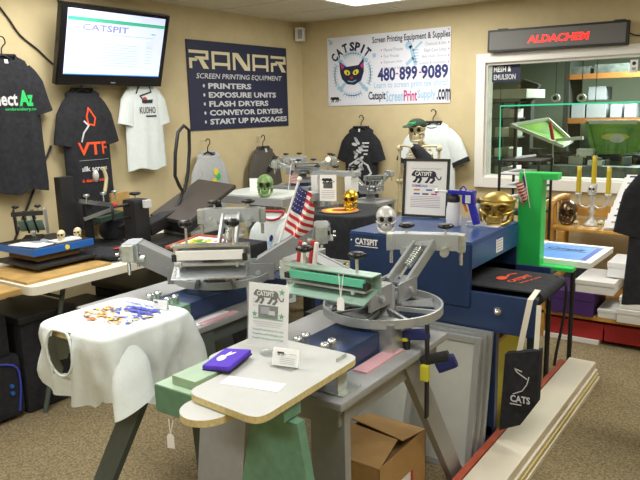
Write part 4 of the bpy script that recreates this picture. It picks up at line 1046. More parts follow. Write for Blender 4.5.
t = thing('pedestal_table', 'table under a floor length black cloth holding the gold skull', 'table', (1.6, -1.72, 0))
drum(1.64, -1.74, .27, .27, dz, .02, 'black_cloth').build('tablecloth', t)
MB().b2((1.4, -1.95, .85), (1.84, -1.53, .888), 'wood').build('tabletop', t)
m = MB(); m.cyl((1.62, -1.80, dz), (1.62, -1.80, dz+.006), .15, 'cap_green', n=32)
for k, (r_, c_) in enumerate([(.13, 'art_orange'), (.1, 'yellow'), (.06, 'red')]): m.cyl((1.62, -1.80, dz+.006+.001*k), (1.62, -1.80, dz+.007+.001*k), r_, c_, n=28)
one(m, 'round_mat', 'round green mat with orange and yellow art on the black clothed table', 'mat')
skull('skull', 'shiny gold skull on the black clothed table', 'skull', (1.67, -1.74, dz+.01), .115, 'gold', rad(20))
# flyer card on the table and white press head behind
t = thing('sign_holder', 'pale flyer stand with CATSPIT panther beside the gold skull', 'sign holder', (1.46, -1.70, dz))
c = PX(328, 188, 1, -1.68)
M = frame(c, (1, .3, 0), (0, .05, 1)); m = MB(); m.box((0, 0, 0), (.125, .19, .003), 'paper', M=M); panther(m, M, 0, .055, .1, 'black', None, .002); m.rect(M, 0, .02, .07, .045, 'machine_grey', .002)
for i in range(5): m.rect(M, 0, -.02-.013*i, .1, .003, 'grey_text', .002)
m.build('flyer', t); MB().b2((c[0]-.06, c[1]-.02, dz), (c[0]+.06, c[1]+.05, c[2]-.09), 'clear').build('foot', t)
t = thing('printing_head', 'white and silver print head with black knobs beside the black t-shirt', 'press', (1.5, -1.38, 0))
MB().b2((1.15, -1.42, 0), (1.18, -1.38, 1.10), 'grey_steel').build('post', t); MB().b2((1.44, -1.42, 0), (1.47, -1.38, 1.10), 'grey_steel').build('post', t)
MB().b2((1.12, -1.44, 1.10), (1.52, -1.36, 1.135), 'aluminium_paint', .004).build('crossbar', t)
for x in (1.16, 1.47): MB().b2((x-.03, -1.46, .98), (x+.03, -1.36, 1.10), 'white', .004).build('side_block', t)
for x in (1.15, 1.32, 1.47): m = MB(); knob(m, (x, -1.4, 1.135), .03, .026); m.build('knob', t)
m = MB(); m.sph((1.24, -1.38, 1.22), .018, 'bulb_warm'); m.cyl((1.24, -1.38, 1.135), (1.24, -1.38, 1.21), .008, 'grey_steel'); one(m, 'indicator_bulb', 'small glowing warm bulb above the far press', 'bulb')
# silver flowers of clamps at right of black shirt: another press arm cluster
t = thing('screen_press', 'silver press arms rising in front of the black skull print t-shirt', 'press', (1.30, -.85, .84), rad(30))
t2 = thing('press_stand', 'grey stand of the press in front of the black skull print t-shirt', 'stand', (1.3, -.85, 0)); MB().b2((1.14, -1.02, .81), (1.46, -.7, .84), 'grey_laminate', .004).build('tabletop', t2)
for x in (1.17, 1.43):
    for y in (-.99, -.73): MB().b2((x-.02, y-.02, 0), (x+.02, y+.02, .81), 'grey_steel').build('leg', t2)
press(t, [dict(ang=rad(20), tilt=55, Lr=.22, style='screw', cw=.2, kn=False), dict(ang=rad(-80), tilt=40, Lr=.25, style='screw', cw=.22, kn=False), dict(ang=rad(150), tilt=45, Lr=.25, style='screw', cw=.2)], R=.15, base=False, hz=.1)
L(t).b2((-.06, -.06, 0), (.06, .06, .11), 'grey_steel').build('base_block', t); t.scale = (.62,)*3
# red & white squeegee clamps + items behind the green clamp

# US flag big on a white stick
def flag(name, label, base, topp, w, h, lean, wave=1, stick=.006, sub=True):
    t = thing(name, label, 'flag', base)
    b = Vector(base); q = Vector(topp); MB().cyl(b, q, stick, 'white', n=10).sph(q, stick*1.8, 'white', 10, 8).build('stick', t)
    d = (q-b).normalized(); o = q-d*.02; out = Vector(lean[0]); dn = Vector(lean[1])
    nu, nv = 26, 26; m = MB(); vs = []
    def S(u, v):   # u along fly, v down hoist
        p = o-d*(h*v)+out*(w*u)+dn*(w*u*u*.6); side = out.cross(d).normalized()
        return p+side*(.012*wave*math.sin(u*9+v*2)*u*3)
    for j in range(nv+1):
        for i in range(nu+1): vs.append(S(i/nu, j/nv))
    V = [m.bm.verts.new(v) for v in vs]
    for j in range(nv):
        for i in range(nu):
            u, v = (i+.5)/nu, (j+.5)/nv; c = 'flag_blue' if (u < .42 and v < 7/13) else ('flag_red' if int(v*13) % 2 == 0 else 'flag_white')
            f = m.bm.faces.new([V[j*(nu+1)+i], V[j*(nu+1)+i+1], V[(j+1)*(nu+1)+i+1], V[(j+1)*(nu+1)+i]]); f.material_index = m.mi(c); f.smooth = True
    cl = m.build('cloth', t)
    if sub:
        m = MB()
        for r in range(5):
            for c in range(5):
                u, v = .04+.085*c, .05+.1*r; p = S(u, v); X = S(u+.02, v)-p; Y = S(u, v-.02)-p; Fm = frame(p, X, Y)
                for sgn in (1, -1): m.poly(Fm, [((.05 if k % 2 == 0 else .02)*w*.5*math.sin(k*PI/5), (.05 if k % 2 == 0 else .02)*w*.5*math.cos(k*PI/5)) for k in range(10)], 'flag_white', .001*sgn)
        m.build('stars', cl)
    return t
flag('us_flag', 'american flag on a white stick between the two front presses', PX(273, 262, 1, -3.42), PX(299.6, 179, 1, -3.42), .14, .215, ((.75, -.1, -.5), (0, 0, -.10)))
flag('small_flag', 'small american flag in front of the green column', PX(530, 208, 1, -2.19), PX(524, 170, 1, -2.22), .085, .12, ((-.3, -.3, -.7), (.0, 0, -.03)), stick=.0025)
flag('small_flag', 'tiny american flag on the far corner press', (1.13, -1.75, 1.004), PX(291, 166, 1, -1.75), .06, .08, ((.8, -.1, -.6), (0, 0, -.02)), stick=.003)
# side table behind presses with tray of tools
t = thing('side_table', 'low blue side table behind the green clamp', 'table', (2.3, -2.95, 0))
MB().b2((2.0, -3.1, .74), (2.36, -2.62, .77), 'press_blue').build('tabletop', t)
for x in (2.03, 2.33):
    for y in (-3.07, -2.65): MB().b2((x-.015, y-.015, 0), (x+.015, y+.015, .74), 'press_blue').build('leg', t)
c = PX(318, 256, 2, .79)
t = thing('tool_tray', 'shallow tray of loose hardware behind the green clamp', 'tray', (2.2, -2.88, .77))
m = MB(); m.b2((2.06, -3.04, .77), (2.34, -2.7, .776), 'aluminium'); m.b2((2.06, -3.04, .776), (2.07, -2.7, .8), 'aluminium'); m.b2((2.33, -3.04, .776), (2.34, -2.7, .8), 'aluminium'); m.b2((2.07, -3.04, .776), (2.33, -3.03, .8), 'aluminium'); m.b2((2.07, -2.71, .776), (2.33, -2.7, .8), 'aluminium'); m.build('tray_body', t)
m = MB(); rr = random.Random(3)
for k in range(40): x, y = rr.uniform(2.1, 2.3), rr.uniform(-3.0, -2.74); m.box((x, y, .784+rr.uniform(0, .01)), (.03, .012, .01), ['yellow', 'silver_print', 'black', 'chrome'][k % 4], rotm(0, 0, rr.uniform(0, 3)))
o = m.build('hardware', t); o['kind'] = 'stuff'
# red-white striped clamps
for k, (px_, lb) in enumerate(((300, 'red and white striped grip standing left behind the green clamp'), (312, 'red and white striped grip standing right behind the green clamp'))):
    c = PX(px_, 262, 1, -3.85)
    t = thing('striped_grip', lb, 'grip', c)
    MB().beam(c+Vector((-.008, 0, -.02)), c+Vector((.008, 0, .075)), .014, .014, 'red', (0, 1, 0), .004).build('red_side', t)
    MB().beam(c+Vector((.008, 0, -.02)), c+Vector((.022, 0, .07)), .014, .012, 'flag_white', (0, 1, 0), .004).build('white_side', t)
# ================================================================ DRYER
t = thing('conveyor_dryer', 'large dark blue conveyor dryer with black belt behind the front press', 'conveyor dryer', (2.9, -2.55, 0))
m = MB(); m.b2((2.38, -2.868, .70), (3.02, -2.845, .99), 'dryer_blue', .003); m.b2((2.38, -2.25, .72), (3.02, -2.235, .985), 'dryer_blue', .003); m.b2((2.38, -2.86, .985), (3.02, -2.235, 1.0), 'dryer_top', .003)
m.b2((3.01, -2.86, .875), (3.025, -2.235, .985), 'dryer_top', .003); m.b2((2.38, -2.845, .72), (2.395, -2.25, .985), 'dryer_blue'); m.build('hood', t)
m = MB(); m.b2((2.38, -2.86, .60), (3.32, -2.84, .775), 'press_blue', .004); m.b2((2.38, -2.25, .60), (3.2, -2.23, .775), 'press_blue', .004); m.b2((2.38, -2.84, .70), (3.26, -2.25, .72), 'dryer_blue'); m.build('side_rail', t)
for x in (2.38, 3.098):
    for y in (-2.86, -2.27): MB().b2((x, y, 0), (x+.048, y+.04, .60), 'dryer_blue', .003).build('leg', t)
m = MB(); m.b2((2.41, -2.86, .1), (3.135, -2.84, .14), 'dryer_blue'); m.b2((2.41, -2.25, .1), (3.135, -2.23, .14), 'dryer_blue'); m.build('lower_rail', t)
m = MB(); m.b2((2.4, -2.82, .79), (3.31, -2.46, .797), 'black_cloth'); m.cyl((3.31, -2.82, .77), (3.31, -2.46, .77), .027, 'black_cloth', n=20); m.b2((2.4, -2.82, .74), (3.31, -2.46, .745), 'black_cloth'); bl = m.build('belt', t)
M = frame((3.13, -2.63, .7975), (.3, 1, 0), (-1, .3, 0)); m = MB(); m.text('CATSPIT', M, .02, -.03, .17, .035, 'orange_print', .03); m.text('screen printing', M, .03, -.08, .16, .018, 'orange_print', .02)
m.ell(M, -.03, .035, .035, .025, 'orange_print', .001, .4); m.line(M, [(0, .03), (.05, .05), (.09, .04)], .012, 'orange_print'); m.build('belt_print', bl)
m = MB(); m.cyl((3.31, -2.85, .77), (3.31, -2.42, .77), .012, 'chrome', n=12); m.build('roller_axle', t)
for x in (3.15,): m = MB(); m.lathe([(.018, 0), (.02, .008), (.012, .012), (.008, .026), (0, .026)], 'chrome', n=14, M=TR(x, -2.86, .7) @ Matrix.Rotation(PI/2, 4, 'X')); m.build('adjusting_bolt', t)
M = frame((2.5, -2.8695, .945), (1, 0, 0), (0, 0, 1)); m = MB(); m.text('CATSPIT', M, -.02, .008, .13, .032, 'white', .04); m.rect(M, -.02, -.016, .13, .004, 'white'); m.ell(M, -.107, .012, .004, .004, 'white'); m.build('lettering', t)
M = frame((3.0265, -2.52, .93), (0, 1, 0), (0, 0, 1)); m = MB(); m.box((0, 0, .0), (.09, .07, .0015), 'paper', M=M)
for i in range(4): m.rect(M, 0, .02-.014*i, .07, .004, 'grey_text', .0012)
m.rect(M, 0, .034, .09, .008, 'blue', .0012); m.build('rating_label', t)
t = thing('recycling_bin', 'yellow bin with brown lid under the dryer behind the tote bag', 'bin', (3.2, -2.5, 0)); MB().b2((2.95, -2.68, 0), (3.08, -2.3, .48), 'yellow_board', .01).build('body', t); MB().b2((2.94, -2.69, .48), (3.09, -2.29, .5), 'wood_board', .005).build('lid', t)
# on the dryer
DZ = 1.0
c = PX(386, 232, 2, DZ)
skull('skull', 'pale silver skull on the blue dryer beside the black framed sign', 'skull', (c[0], c[1], DZ), .108, 'silver_skull', rad(30))
t = thing('framed_sign', 'black framed CATSPIT price sign standing on the blue dryer', 'sign', (2.57, -2.33, DZ))
a = PX(402, 160, 1, -2.33); b = PX(451, 222, 1, -2.33); w, h = .218, .255
M = frame((2.535, -2.33, DZ+.162), (1, .12, 0), (0, .12, 1))
w, h = .262, .32
m = MB()
for s in (-1, 1): m.box((s*(w/2-.007), 0, 0), (.014, h, .014), 'black', M=M); m.box((0, s*(h/2-.007), 0), (w, .014, .014), 'black', M=M)
m.build('frame', t)
m = MB(); m.box((0, 0, 0), (w-.028, h-.028, .004), 'white', M=M); m.text('Screen Printing Equipment & Supplies', M, 0, .105, .17, .011, 'grey_text', .0, z=.0028); panther(m, M, 0, .068, .175, 'dark_text', 'CATSPIT', .0028)
m.text('CHEMICALS', M, -.035, .012, .09, .013, 'blue', .03, z=.0028); m.text('supplies', M, .045, .012, .05, .008, 'grey_text', 0, z=.0028)
for i, (a, b, c) in enumerate([(-.05, -.01, 'art_orange'), (.02, -.01, 'blue'), (-.05, -.032, 'blue'), (0, -.032, 'dark_text'), (.05, -.032, 'magenta')]): m.rect(M, a, b, .035, .008, c, .0028)
for i in range(7): m.rect(M, 0, -.046-.0095*i, .17, .002, ['grey_text', 'magenta', 'blue', 'grey_text'][i % 4], .0028)
m.build('poster', t); MB().beam((2.558, -2.245, DZ), (2.558, -2.30, DZ+.2), .04, .004, 'black').build('easel_back', t)
# spray gun
s0 = Vector((2.775, -2.50, DZ))
t = thing('spray_gun', 'blue electric spot cleaning gun with white bottle on the dryer', 'spray gun', s0)
MB().lathe([(.034, 0), (.038, .006), (.039, .05), (.036, .09), (.03, .12), (.026, .128)], 'bottle_white', s0, 28).build('bottle', t)
MB().lathe([(.03, .122), (.031, .13), (.031, .15), (.022, .158), (0, .16)], 'black', s0, 24).build('cap', t)
g0 = s0+Vector((0, 0, .165))
m = MB(); m.b2(g0+Vector((-.03, -.016, -.005)), g0+Vector((.11, .016, .02)), 'gun_blue', .008); m.b2(g0+Vector((.05, -.022, -.05)), g0+Vector((.115, .022, .02)), 'gun_blue', .012); m.beam(g0+Vector((.09, 0, -.03)), g0+Vector((.125, 0, -.15)), .032, .03, 'gun_blue', (0, 1, 0), .008); m.tube([g0+Vector((.03, 0, .018)), g0+Vector((.05, 0, .038)), g0+Vector((.07, 0, .018))], .004, 'gun_blue', 8); m.build('gun_body', t)
m = MB(); m.box(g0+Vector((.085, -.023, -.022)), (.028, .003, .04), 'silver_print'); m.build('rating_plate', t)
m = MB(); m.cyl(g0+Vector((-.03, 0, .008)), g0+Vector((-.085, 0, .008)), .006, 'white', n=10); m.cyl(g0+Vector((-.085, 0, .008)), g0+Vector((-.10, 0, .008)), .012, 'chrome', n=12); m.build('nozzle', t)
MB().beam(g0+Vector((.055, 0, -.05)), g0+Vector((.07, 0, -.09)), .012, .01, 'art_orange', (0, 1, 0), .003).build('trigger', t)
one(MB().b2((2.82, -2.46, DZ), (2.99, -2.40, DZ+.003), 'tray_white'), 'paper_sheet', 'white sheet on the dryer between the spray gun and the gold bowl', 'paper')
# gold skull mug
mc = PX(506, 226, 2, DZ)
t = thing('skull_mug', 'large gold skull shaped bowl at the right end of the dryer', 'bowl', (2.94, -2.33, DZ))
skull_parts(t, TR(0, 0, .07) @ Matrix.Rotation(rad(10), 4, 'Z') @ Matrix.Diagonal((1.25, 1.1, .92, 1)), .155, 'gold_mug', hole='dark_gold', jaw=True, open_top=False)
L(t).lathe([(.06, .07), (.082, .1), (.095, .125), (.093, .128), (.082, .124), (.05, .08)], 'gold_mug', (0, .01, 0), 32).build('rim', t)
t = thing('figurine', 'small brown and silver trinket between the spray gun and gold skull bowl', 'figurine', (2.83, -2.30, DZ)); m = L(t); m.lathe([(.02, 0), (.025, .02), (.015, .05), (.02, .07), (.012, .09), (0, .1)], 'silver_print', n=16); m.build('body', t); L(t).sph((0, 0, .108), .016, 'bronze_skull').build('head', t)
one(MB().box((2.875, -2.44, DZ+.01), (.1, .02, .02), 'silver_print', rotm(0, 0, .2), .005), 'metal_bar', 'silver bar in front of the gold skull bowl', 'bar')

# ---------------- skeleton
sx, sy = 1.62, -.62
q = PX(417, 133, 1, sy)
t = thing('skeleton', 'plastic skeleton wearing a green cap standing behind the black framed sign', 'skeleton', (q[0], sy, 0))
X0, Zh = q[0], q[2]
skull_parts(t, TR(0, 0, Zh+.01) @ Matrix.Rotation(rad(14), 4, 'Z'), .155, 'bone', jaw=True)
m = MB(); zc = Zh-.135; 
m.tube([(X0, sy+.03, Zh-.03), (X0+.01, sy+.05, Zh-.12), (X0+.02, sy+.07, zc-.1), (X0+.02, sy+.06, zc-.3), (X0+.02, sy+.04, zc-.55)], .018, 'bone', 10)
for k in range(14): m.sph((X0+.015, sy+.06, Zh-.08-.045*k), (.026, .024, .014), 'bone', 10, 6)
m.build('spine', t)
m = MB()
for k in range(9):
    z = zc+.01-.04*k; w_ = [.085, .11, .125, .135, .14, .14, .135, .125, .11][k]
    for s in (-1, 1): m.tube([(X0+.02, sy+.07, z+.03), (X0+.02+s*w_*.8, sy+.05, z+.02), (X0+.02+s*w_, sy-.0, z-.01), (X0+.02+s*w_*.65, sy-.06, z-.03), (X0+.02+s*.015, sy-.075, z-.025 if k < 6 else z+.01)], .0075, 'bone', 6)
m.build('rib_cage', t)
MB().beam((X0+.02, sy-.078, zc), (X0+.02, sy-.085, zc-.2), .03, .012, 'bone', bev=.004).build('breastbone', t)
for s in (-1, 1):
    MB().tube([(X0+.02+s*.01, sy-.07, zc+.01), (X0+.02+s*.08, sy-.06, zc+.03), (X0+.02+s*.17, sy-.01, zc+.03)], .009, 'bone', 8).build('collarbone', t)
    ax = X0+.02+s*.18; ez = zc-.27
    m = MB(); m.sph((ax, sy, zc+.01), (.026, .026, .028), 'bone', 12, 8); m.cyl((ax, sy, zc), (ax-.005, sy, ez), .012, 'bone', .011, 10); m.sph((ax-.015, sy, ez), (.02, .018, .02), 'bone', 12, 8); m.sph((ax+.015, sy, ez), (.018, .018, .02), 'bone', 12, 8); m.build('upper_arm', t)
    m = MB(); m.cyl((ax-.012, sy, ez-.01), (ax-.014, sy-.01, ez-.25), .008, 'bone', n=8); m.cyl((ax+.012, sy, ez-.01), (ax+.01, sy-.01, ez-.25), .007, 'bone', n=8); m.sph((ax, sy-.01, ez-.26), (.024, .012, .018), 'bone', 10, 8); m.build('forearm', t)
    m = MB()
    for k in range(5): m.tube([(ax-.02+.01*k, sy-.01, ez-.27), (ax-.026+.013*k, sy-.015, ez-.34), (ax-.028+.014*k, sy-.025, ez-.4+.012*abs(k-2)+(.05 if k == (4 if s < 0 else 0) else 0))], .005, 'bone', 6)
    m.build('hand', t)
    m = MB(); m.sph((X0+.02+s*.08, sy+.02, zc-.62), (.06, .03, .07), 'bone', 14, 10); m.cyl((X0+.02+s*.09, sy, zc-.66), (X0+.02+s*.07, sy, .0+max(.5, zc-1.05)), .014, 'bone', n=10); m.cyl((X0+.02+s*.07, sy, max(.5, zc-1.05)), (X0+.02+s*.07, sy, .06), .012, 'bone', n=10); m.build('leg', t)
    MB().b2((X0+.02+s*.07-.035, sy-.17, 0), (X0+.02+s*.07+.035, sy+.04, .045), 'bone', .015).build('foot', t)
m = MB(); m.sph((X0, sy+.0, Zh+.06), (.08, .09, .06), 'cap_green', 28, 16, lambda w: Vector((w.x, w.y, max(w.z, -.15)))); m.build('cap', t)
cap_ = m
m = MB(); m.sph((X0-.03, sy-.085, Zh+.06), (.055, .055, .008), 'cap_green', 22, 8, rot=rotm(rad(12), 0, rad(-15)).to_3x3()); m.build('cap_brim', t)
M = frame((X0-.01, sy-.096, Zh+.085), (1, .1, 0), (0, .3, 1)); m = MB(); m.text('CATSPIT', M, .01, 0, .075, .018, 'green_print', .03, z=.003, arc=-.004); m.build('cap_lettering', t)
# black sash draped over shoulder
m = MB(); vs = []
for j in range(13):
    f = j/12; cx_ = X0+.01+.23*f; z = zc+.045-.02*f-.16*f*f
    for i in range(7): g_ = i/6; vs.append((cx_+.02*math.sin(g_*5), sy-.09-.03*math.sin(g_*3)+.01*math.sin(f*9), z+.01-(.05+.12*math.sin(f*PI))*g_))
m.raw(vs, [(j*7+i, j*7+i+1, (j+1)*7+i+1, (j+1)*7+i) for j in range(12) for i in range(6)], 'black_cloth', True)
o = m.build('black_sash', t); md = o.modifiers.new('thickness', 'SOLIDIFY'); md.thickness = .008
# cabinet behind dryer under the skeleton/backdrop? (white low thing left of sign)
# ---------------- green column
gx, gy = 2.86, -1.9
t = thing('steel_frame', 'bright green steel C-shaped frame behind the dryer outfeed', 'steel frame', (3.02, -2.14, 0))
a = PX(518, 178, 1, -2.18); b = PX(546, 178, 1, -2.18)
ztop = a[2]
c1 = PX(524, 262, 1, -2.18); 
x0, x1 = PX(517.5, 220, 1, -2.18)[0], PX(541, 220, 1, -2.18)[0]
ztop += .03
MB().b2((x0, -2.18, .757), (x1, -2.10, ztop), 'green_column', .006).build('column', t)
MB().b2((x1, -2.18, ztop-.035), (x1+.075, -2.10, ztop), 'green_column', .006).build('top_arm', t)
MB().b2((x1, -2.18, .745), (x1+.17, -2.10, .765), 'green_column', .004).build('foot_arm', t)
# framed screen with blue mesh
t = thing('framed_screen', 'white framed screen with blue mesh and dark writing right of the green column', 'screen', (3.15, -1.85, .76))
c00, c10, c11, c01 = PX(545, 268, 2, .76), PX(588, 274, 2, .76), PX(607, 249, 2, .76), PX(536, 243, 2, .76)
cx_, cy_ = 3.17, -1.88; w, h = .40, .46
M = frame((cx_, cy_, .775), (1, -.03, 0), (0, 1, 0))
m = MB()
for s in (-1, 1): m.box((s*(w/2-.018), 0, 0), (.036, h, .032), 'white', M=M, bev=.003); m.box((0, s*(h/2-.018), 0), (w-.07, .036, .032), 'white', M=M, bev=.003)
m.build('frame', t)
m = MB(); m.box((0, 0, .008), (w-.07, h-.07, .002), 'mesh_blue', M=M); m.rect(M, .14, 0, .03, h-.1, 'blue', .01); m.text('Catspit', M, -.02, .08, .2, .07, 'dark_text', .0, z=.011, shear=.4); m.line(M, [(-.13, .03), (.1, .04)], .006, 'dark_text', .011); m.build('mesh', t)
t = thing('supply_table', 'dark blue shelf bench carrying the white framed blue screen', 'table', (3.2, -1.9, 0))
MB().b2((2.72, -2.20, .70), (3.17, -1.54, .757), 'press_blue', .004).build('tabletop', t)
for x in (2.745, 3.142):
    for y in (-2.05, -1.57): MB().cyl((x, y, 0), (x, y, .70), .014, 'black', n=12).build('leg', t)
# tripod/posts by roller & strap
one(MB().tube([(3.30, -2.5, .80), (3.345, -2.5, .76), (3.34, -2.5, .6), (3.32, -2.51, .45), (3.31, -2.51, .36)], .007, 'black', 8), 'strap', 'black strap dangling from the dryer outfeed roller', 'strap')
# tote bag
t = thing('tote_bag', 'black CATSPIT tote bag hanging by a cream strap from the dryer', 'tote bag', (3.30, -2.93, .22))
tb = [PX(q[0], q[1], 1, -2.95) for q in ((506, 353), (541, 350), (538, 402), (521, 424), (500, 429))]
m = MB(); n = len(tb)
front = [v+Vector((0, -.012, 0)) for v in tb]; back = [v+Vector((0, .03, 0)) for v in tb]
c = sum(front, Vector())/n+Vector((0, -.03, 0)); c2 = sum(back, Vector())/n+Vector((0, .005, 0))
m.raw(front+back+[c, c2], [(i, (i+1) % n, 2*n) for i in range(n)]+[(n+i, n+(i+1) % n, 2*n+1) for i in range(n)]+[(i, (i+1) % n, (i+1) % n+n, i+n) for i in range(n)], 'black_cloth')
m.build('bag_body', t)
M = frame(PX(520, 395, 1, -3.0), (1, 0, .06), (.1, 0, 1)); m = MB(); m.text('CATS', M, .0, -.02, .085, .032, 'silver_print', .03); m.line(M, [(-.03, .0), (.01, .02), (.03, .05), (.04, .085)], .004, 'silver_print'); m.line(M, [(.03, .075), (-.01, .10), (-.02, .115), (.01, .105)], .005, 'silver_print'); m.rect(M, -.02, -.045, .05, .005, 'silver_print'); m.build('print', t)
m = MB(); s1 = [PX(*q, 1, -2.93) for q in ((528, 302), (524, 320), (520, 345), (518, 358))]
m.beam(Vector((s1[0][0], -2.9, s1[0][2])), s1[3], .024, .004, 'strap_cream', (0, 1, 0)); m.beam(Vector((s1[0][0], -2.9, s1[0][2])), Vector((s1[0][0]+.0, -2.80, s1[0][2]+.02)), .024, .004, 'strap_cream'); m.build('strap', t)
m = MB(); m.beam((s1[0][0]+.035, -2.89, s1[0][2]-.02), tb[1]+Vector((-.02, 0, 0)), .02, .004, 'strap_cream', (0, 1, 0)); m.build('strap', t)
# screens leaning on dryer
def leaning(x0, x1, yb, yt, h, label, mesh='screen_mesh'):
    t = thing('framed_screen', label, 'screen', ((x0+x1)/2, yb, 0), 0, None)
    M = frame(((x0+x1)/2, (yb+yt)/2, h/2), (1, 0, 0), (0, yt-yb, h)); w = x1-x0; hh = math.hypot(h, yt-yb)
    m = MB()
    for s in (-1, 1): m.box((s*(w/2-.014), 0, 0), (.028, hh, .026), 'aluminium_paint', M=M, bev=.002); m.box((0, s*(hh/2-.014), 0), (w-.056, .028, .026), 'aluminium_paint', M=M, bev=.002)
    m.build('frame', t); MB().box((0, 0, .006), (w-.054, hh-.054, .002), mesh, M=M).build('mesh', t)
leaning(2.6, 3.12, -3.06, -2.965, .60, 'aluminium framed screen leaning at the front of the stack against the dryer', 'screen_mesh')
leaning(2.62, 3.13, -3.02, -2.925, .605, 'aluminium framed screen second from the front against the dryer')
leaning(2.64, 3.14, -2.98, -2.885, .61, 'aluminium framed screen closest to the blue dryer')
leaning(2.52, 2.86, -3.2, -3.08, .42, 'smaller pale screen leaning under the table behind the cardboard box', 'screen_mesh_light')
# long boards
bx = MB
t = thing('board_stack', 'long cream boards stacked on the carpet beside the dryer', 'boards', (3.27, -2.7, 0))
y0, y1 = -3.6, -1.70
for k, (a, b, z0, z1, c_) in enumerate([(3.195, 3.355, 0, .025, 'off_white'), (3.195, 3.35, .03, .05, 'pine'), (3.19, 3.345, .055, .075, 'off_white'), (3.186, 3.335, .08, .12, 'off_white')]):
    MB().b2((a, y0, z0), (b, y1-.01*k, z1), c_, .004).build('board', t)
m = MB(); [m.b2((3.2, y, .0), (3.33, y+.03, .08), 'pine') for y in (-3.5, -2.7, -1.9)]; m.build('spacer', t)
one(MB().b2((3.152, -3.6, 0), (3.182, -1.80, .125), 'orange_strip', .002), 'orange_board', 'narrow orange board lying along the cream boards', 'board')
# cardboard box
x0, x1, y0, y1, hb = 2.83, 3.085, -3.80, -3.44, .37
t = thing('cardboard_box', 'open brown cardboard box on the floor under the grey table', 'box', ((x0+x1)/2, (y0+y1)/2, 0))
m = MB(); th = .004
m.b2((x0, y0, 0), (x1, y0+th, hb), 'cardboard'); m.b2((x0, y1-th, 0), (x1, y1, hb), 'cardboard'); m.b2((x0, y0, 0), (x0+th, y1, hb), 'cardboard'); m.b2((x1-th, y0, 0), (x1, y1, hb), 'cardboard'); m.b2((x0, y0, 0), (x1, y1, th), 'cardboard'); m.build('body', t)
m = MB(); m.raw([(x0, y0+.002, hb), (x1, y0+.002, hb), (x1-.02, y0+.17, hb+.03), (x0+.02, y0+.17, hb+.045)], [(0, 1, 2, 3)], 'cardboard'); o = m.build('flap', t); o.modifiers.new('thickness', 'SOLIDIFY').thickness = .004
m = MB(); m.raw([(x0, y1-.002, hb), (x1, y1-.002, hb), (x1-.01, y1-.17, hb+.025), (x0+.02, y1-.17, hb+.055)], [(0, 1, 2, 3)], 'cardboard'); o = m.build('flap', t); o.modifiers.new('thickness', 'SOLIDIFY').thickness = .004
m = MB(); m.raw([(x1-.002, y0+.01, hb), (x1-.002, y1-.01, hb), (x1-.10, y1-.05, hb-.02), (x1-.10, y0+.05, hb-.02)], [(0, 1, 2, 3)], 'cardboard_in'); o = m.build('flap', t); o.modifiers.new('thickness', 'SOLIDIFY').thickness = .004
M = frame((x1+.001, y0+.2, .19), (0, 1, 0), (0, 0, 1)); m = MB(); m.rect(M, 0, 0, .1, .13, 'paper'); m.rect(M, .04, 0, .02, .13, 'red', .0015); m.rect(M, -.01, .0, .04, .06, 'banner_light', .0015); m.build('label', t)
# black item on floor + dark boxes added between presses for the shaded stand leg
t = thing('folded_bag', 'black folded bag on the carpet beneath the bare platen', 'bag', (2.86, -3.7, 0))
q0 = [PX(*q, 2, .05) for q in ((207, 478), (250, 448), (300, 440), (300, 500), (215, 500))]
MB().prism([(v[0], v[1]) for v in q0], 0, .06, 'black_cloth').build('cloth', t)
t = thing('dark_filler_box', 'black box added for the shaded rear leg of the left press stand', 'case', (2.5, -2.95, 0))
MB().b2((2.42, -3.02, 0), (2.6, -2.9, .5), 'black', .01).build('body', t); MB().b2((2.41, -3.03, .5), (2.61, -2.89, .53), 'black', .01).build('lid', t)
t = thing('dark_filler_box', 'tall narrow dark box added for the shaded stand leg behind the upright flyer stand', 'case', (2.55, -3.3, 0))
q = PX(302, 330, 1, -3.3)
MB().b2((2.44, -3.32, 0), (2.52, -3.2, .70), 'navy', .01).build('body', t); MB().b2((2.43, -3.33, .70), (2.53, -3.19, .71), 'black', .003).build('lid', t)
# ================================================================ RIGHT SIDE
# wood shelf unit
t = thing('shelf_unit', 'honey coloured wooden shelf unit beneath the window', 'shelf', (3.0, -.55, 0))
a = PX(545, 222, 1, -.6)
X0s, X1s, Y0s, Y1s = PX(549, 230, 1, -.62)[0], 3.9, -.62, -.16
zt = PX(590, 230, 1, -.62)[2]; zm = PX(600, 300, 1, -.62)[2]
for x in (X0s, X1s):
    m = MB()
    m.tube([(x, Y0s, 0), (x, Y0s, zt+.12), (x, Y0s+.03, zt+.17), (x, Y0s+.12, zt+.19), (x, Y1s-.12, zt+.19), (x, Y1s-.03, zt+.17), (x, Y1s, zt+.12), (x, Y1s, 0)], .026, 'wood', 10, sm=3)
    for y in (-.47, -.36, -.27): m.cyl((x, y, .1), (x, y, zt+.18), .009, 'wood', n=8)
    m.build('side_frame', t)
for z in (zt, zm, .12): MB().b2((X0s, Y0s, z-.02), (X1s, Y1s, z), 'wood', .003).build('shelf_board', t)
MB().b2((X0s, Y1s-.02, zt+.03), (X1s, Y1s, zt+.12), 'wood', .003).build('back_rail', t)
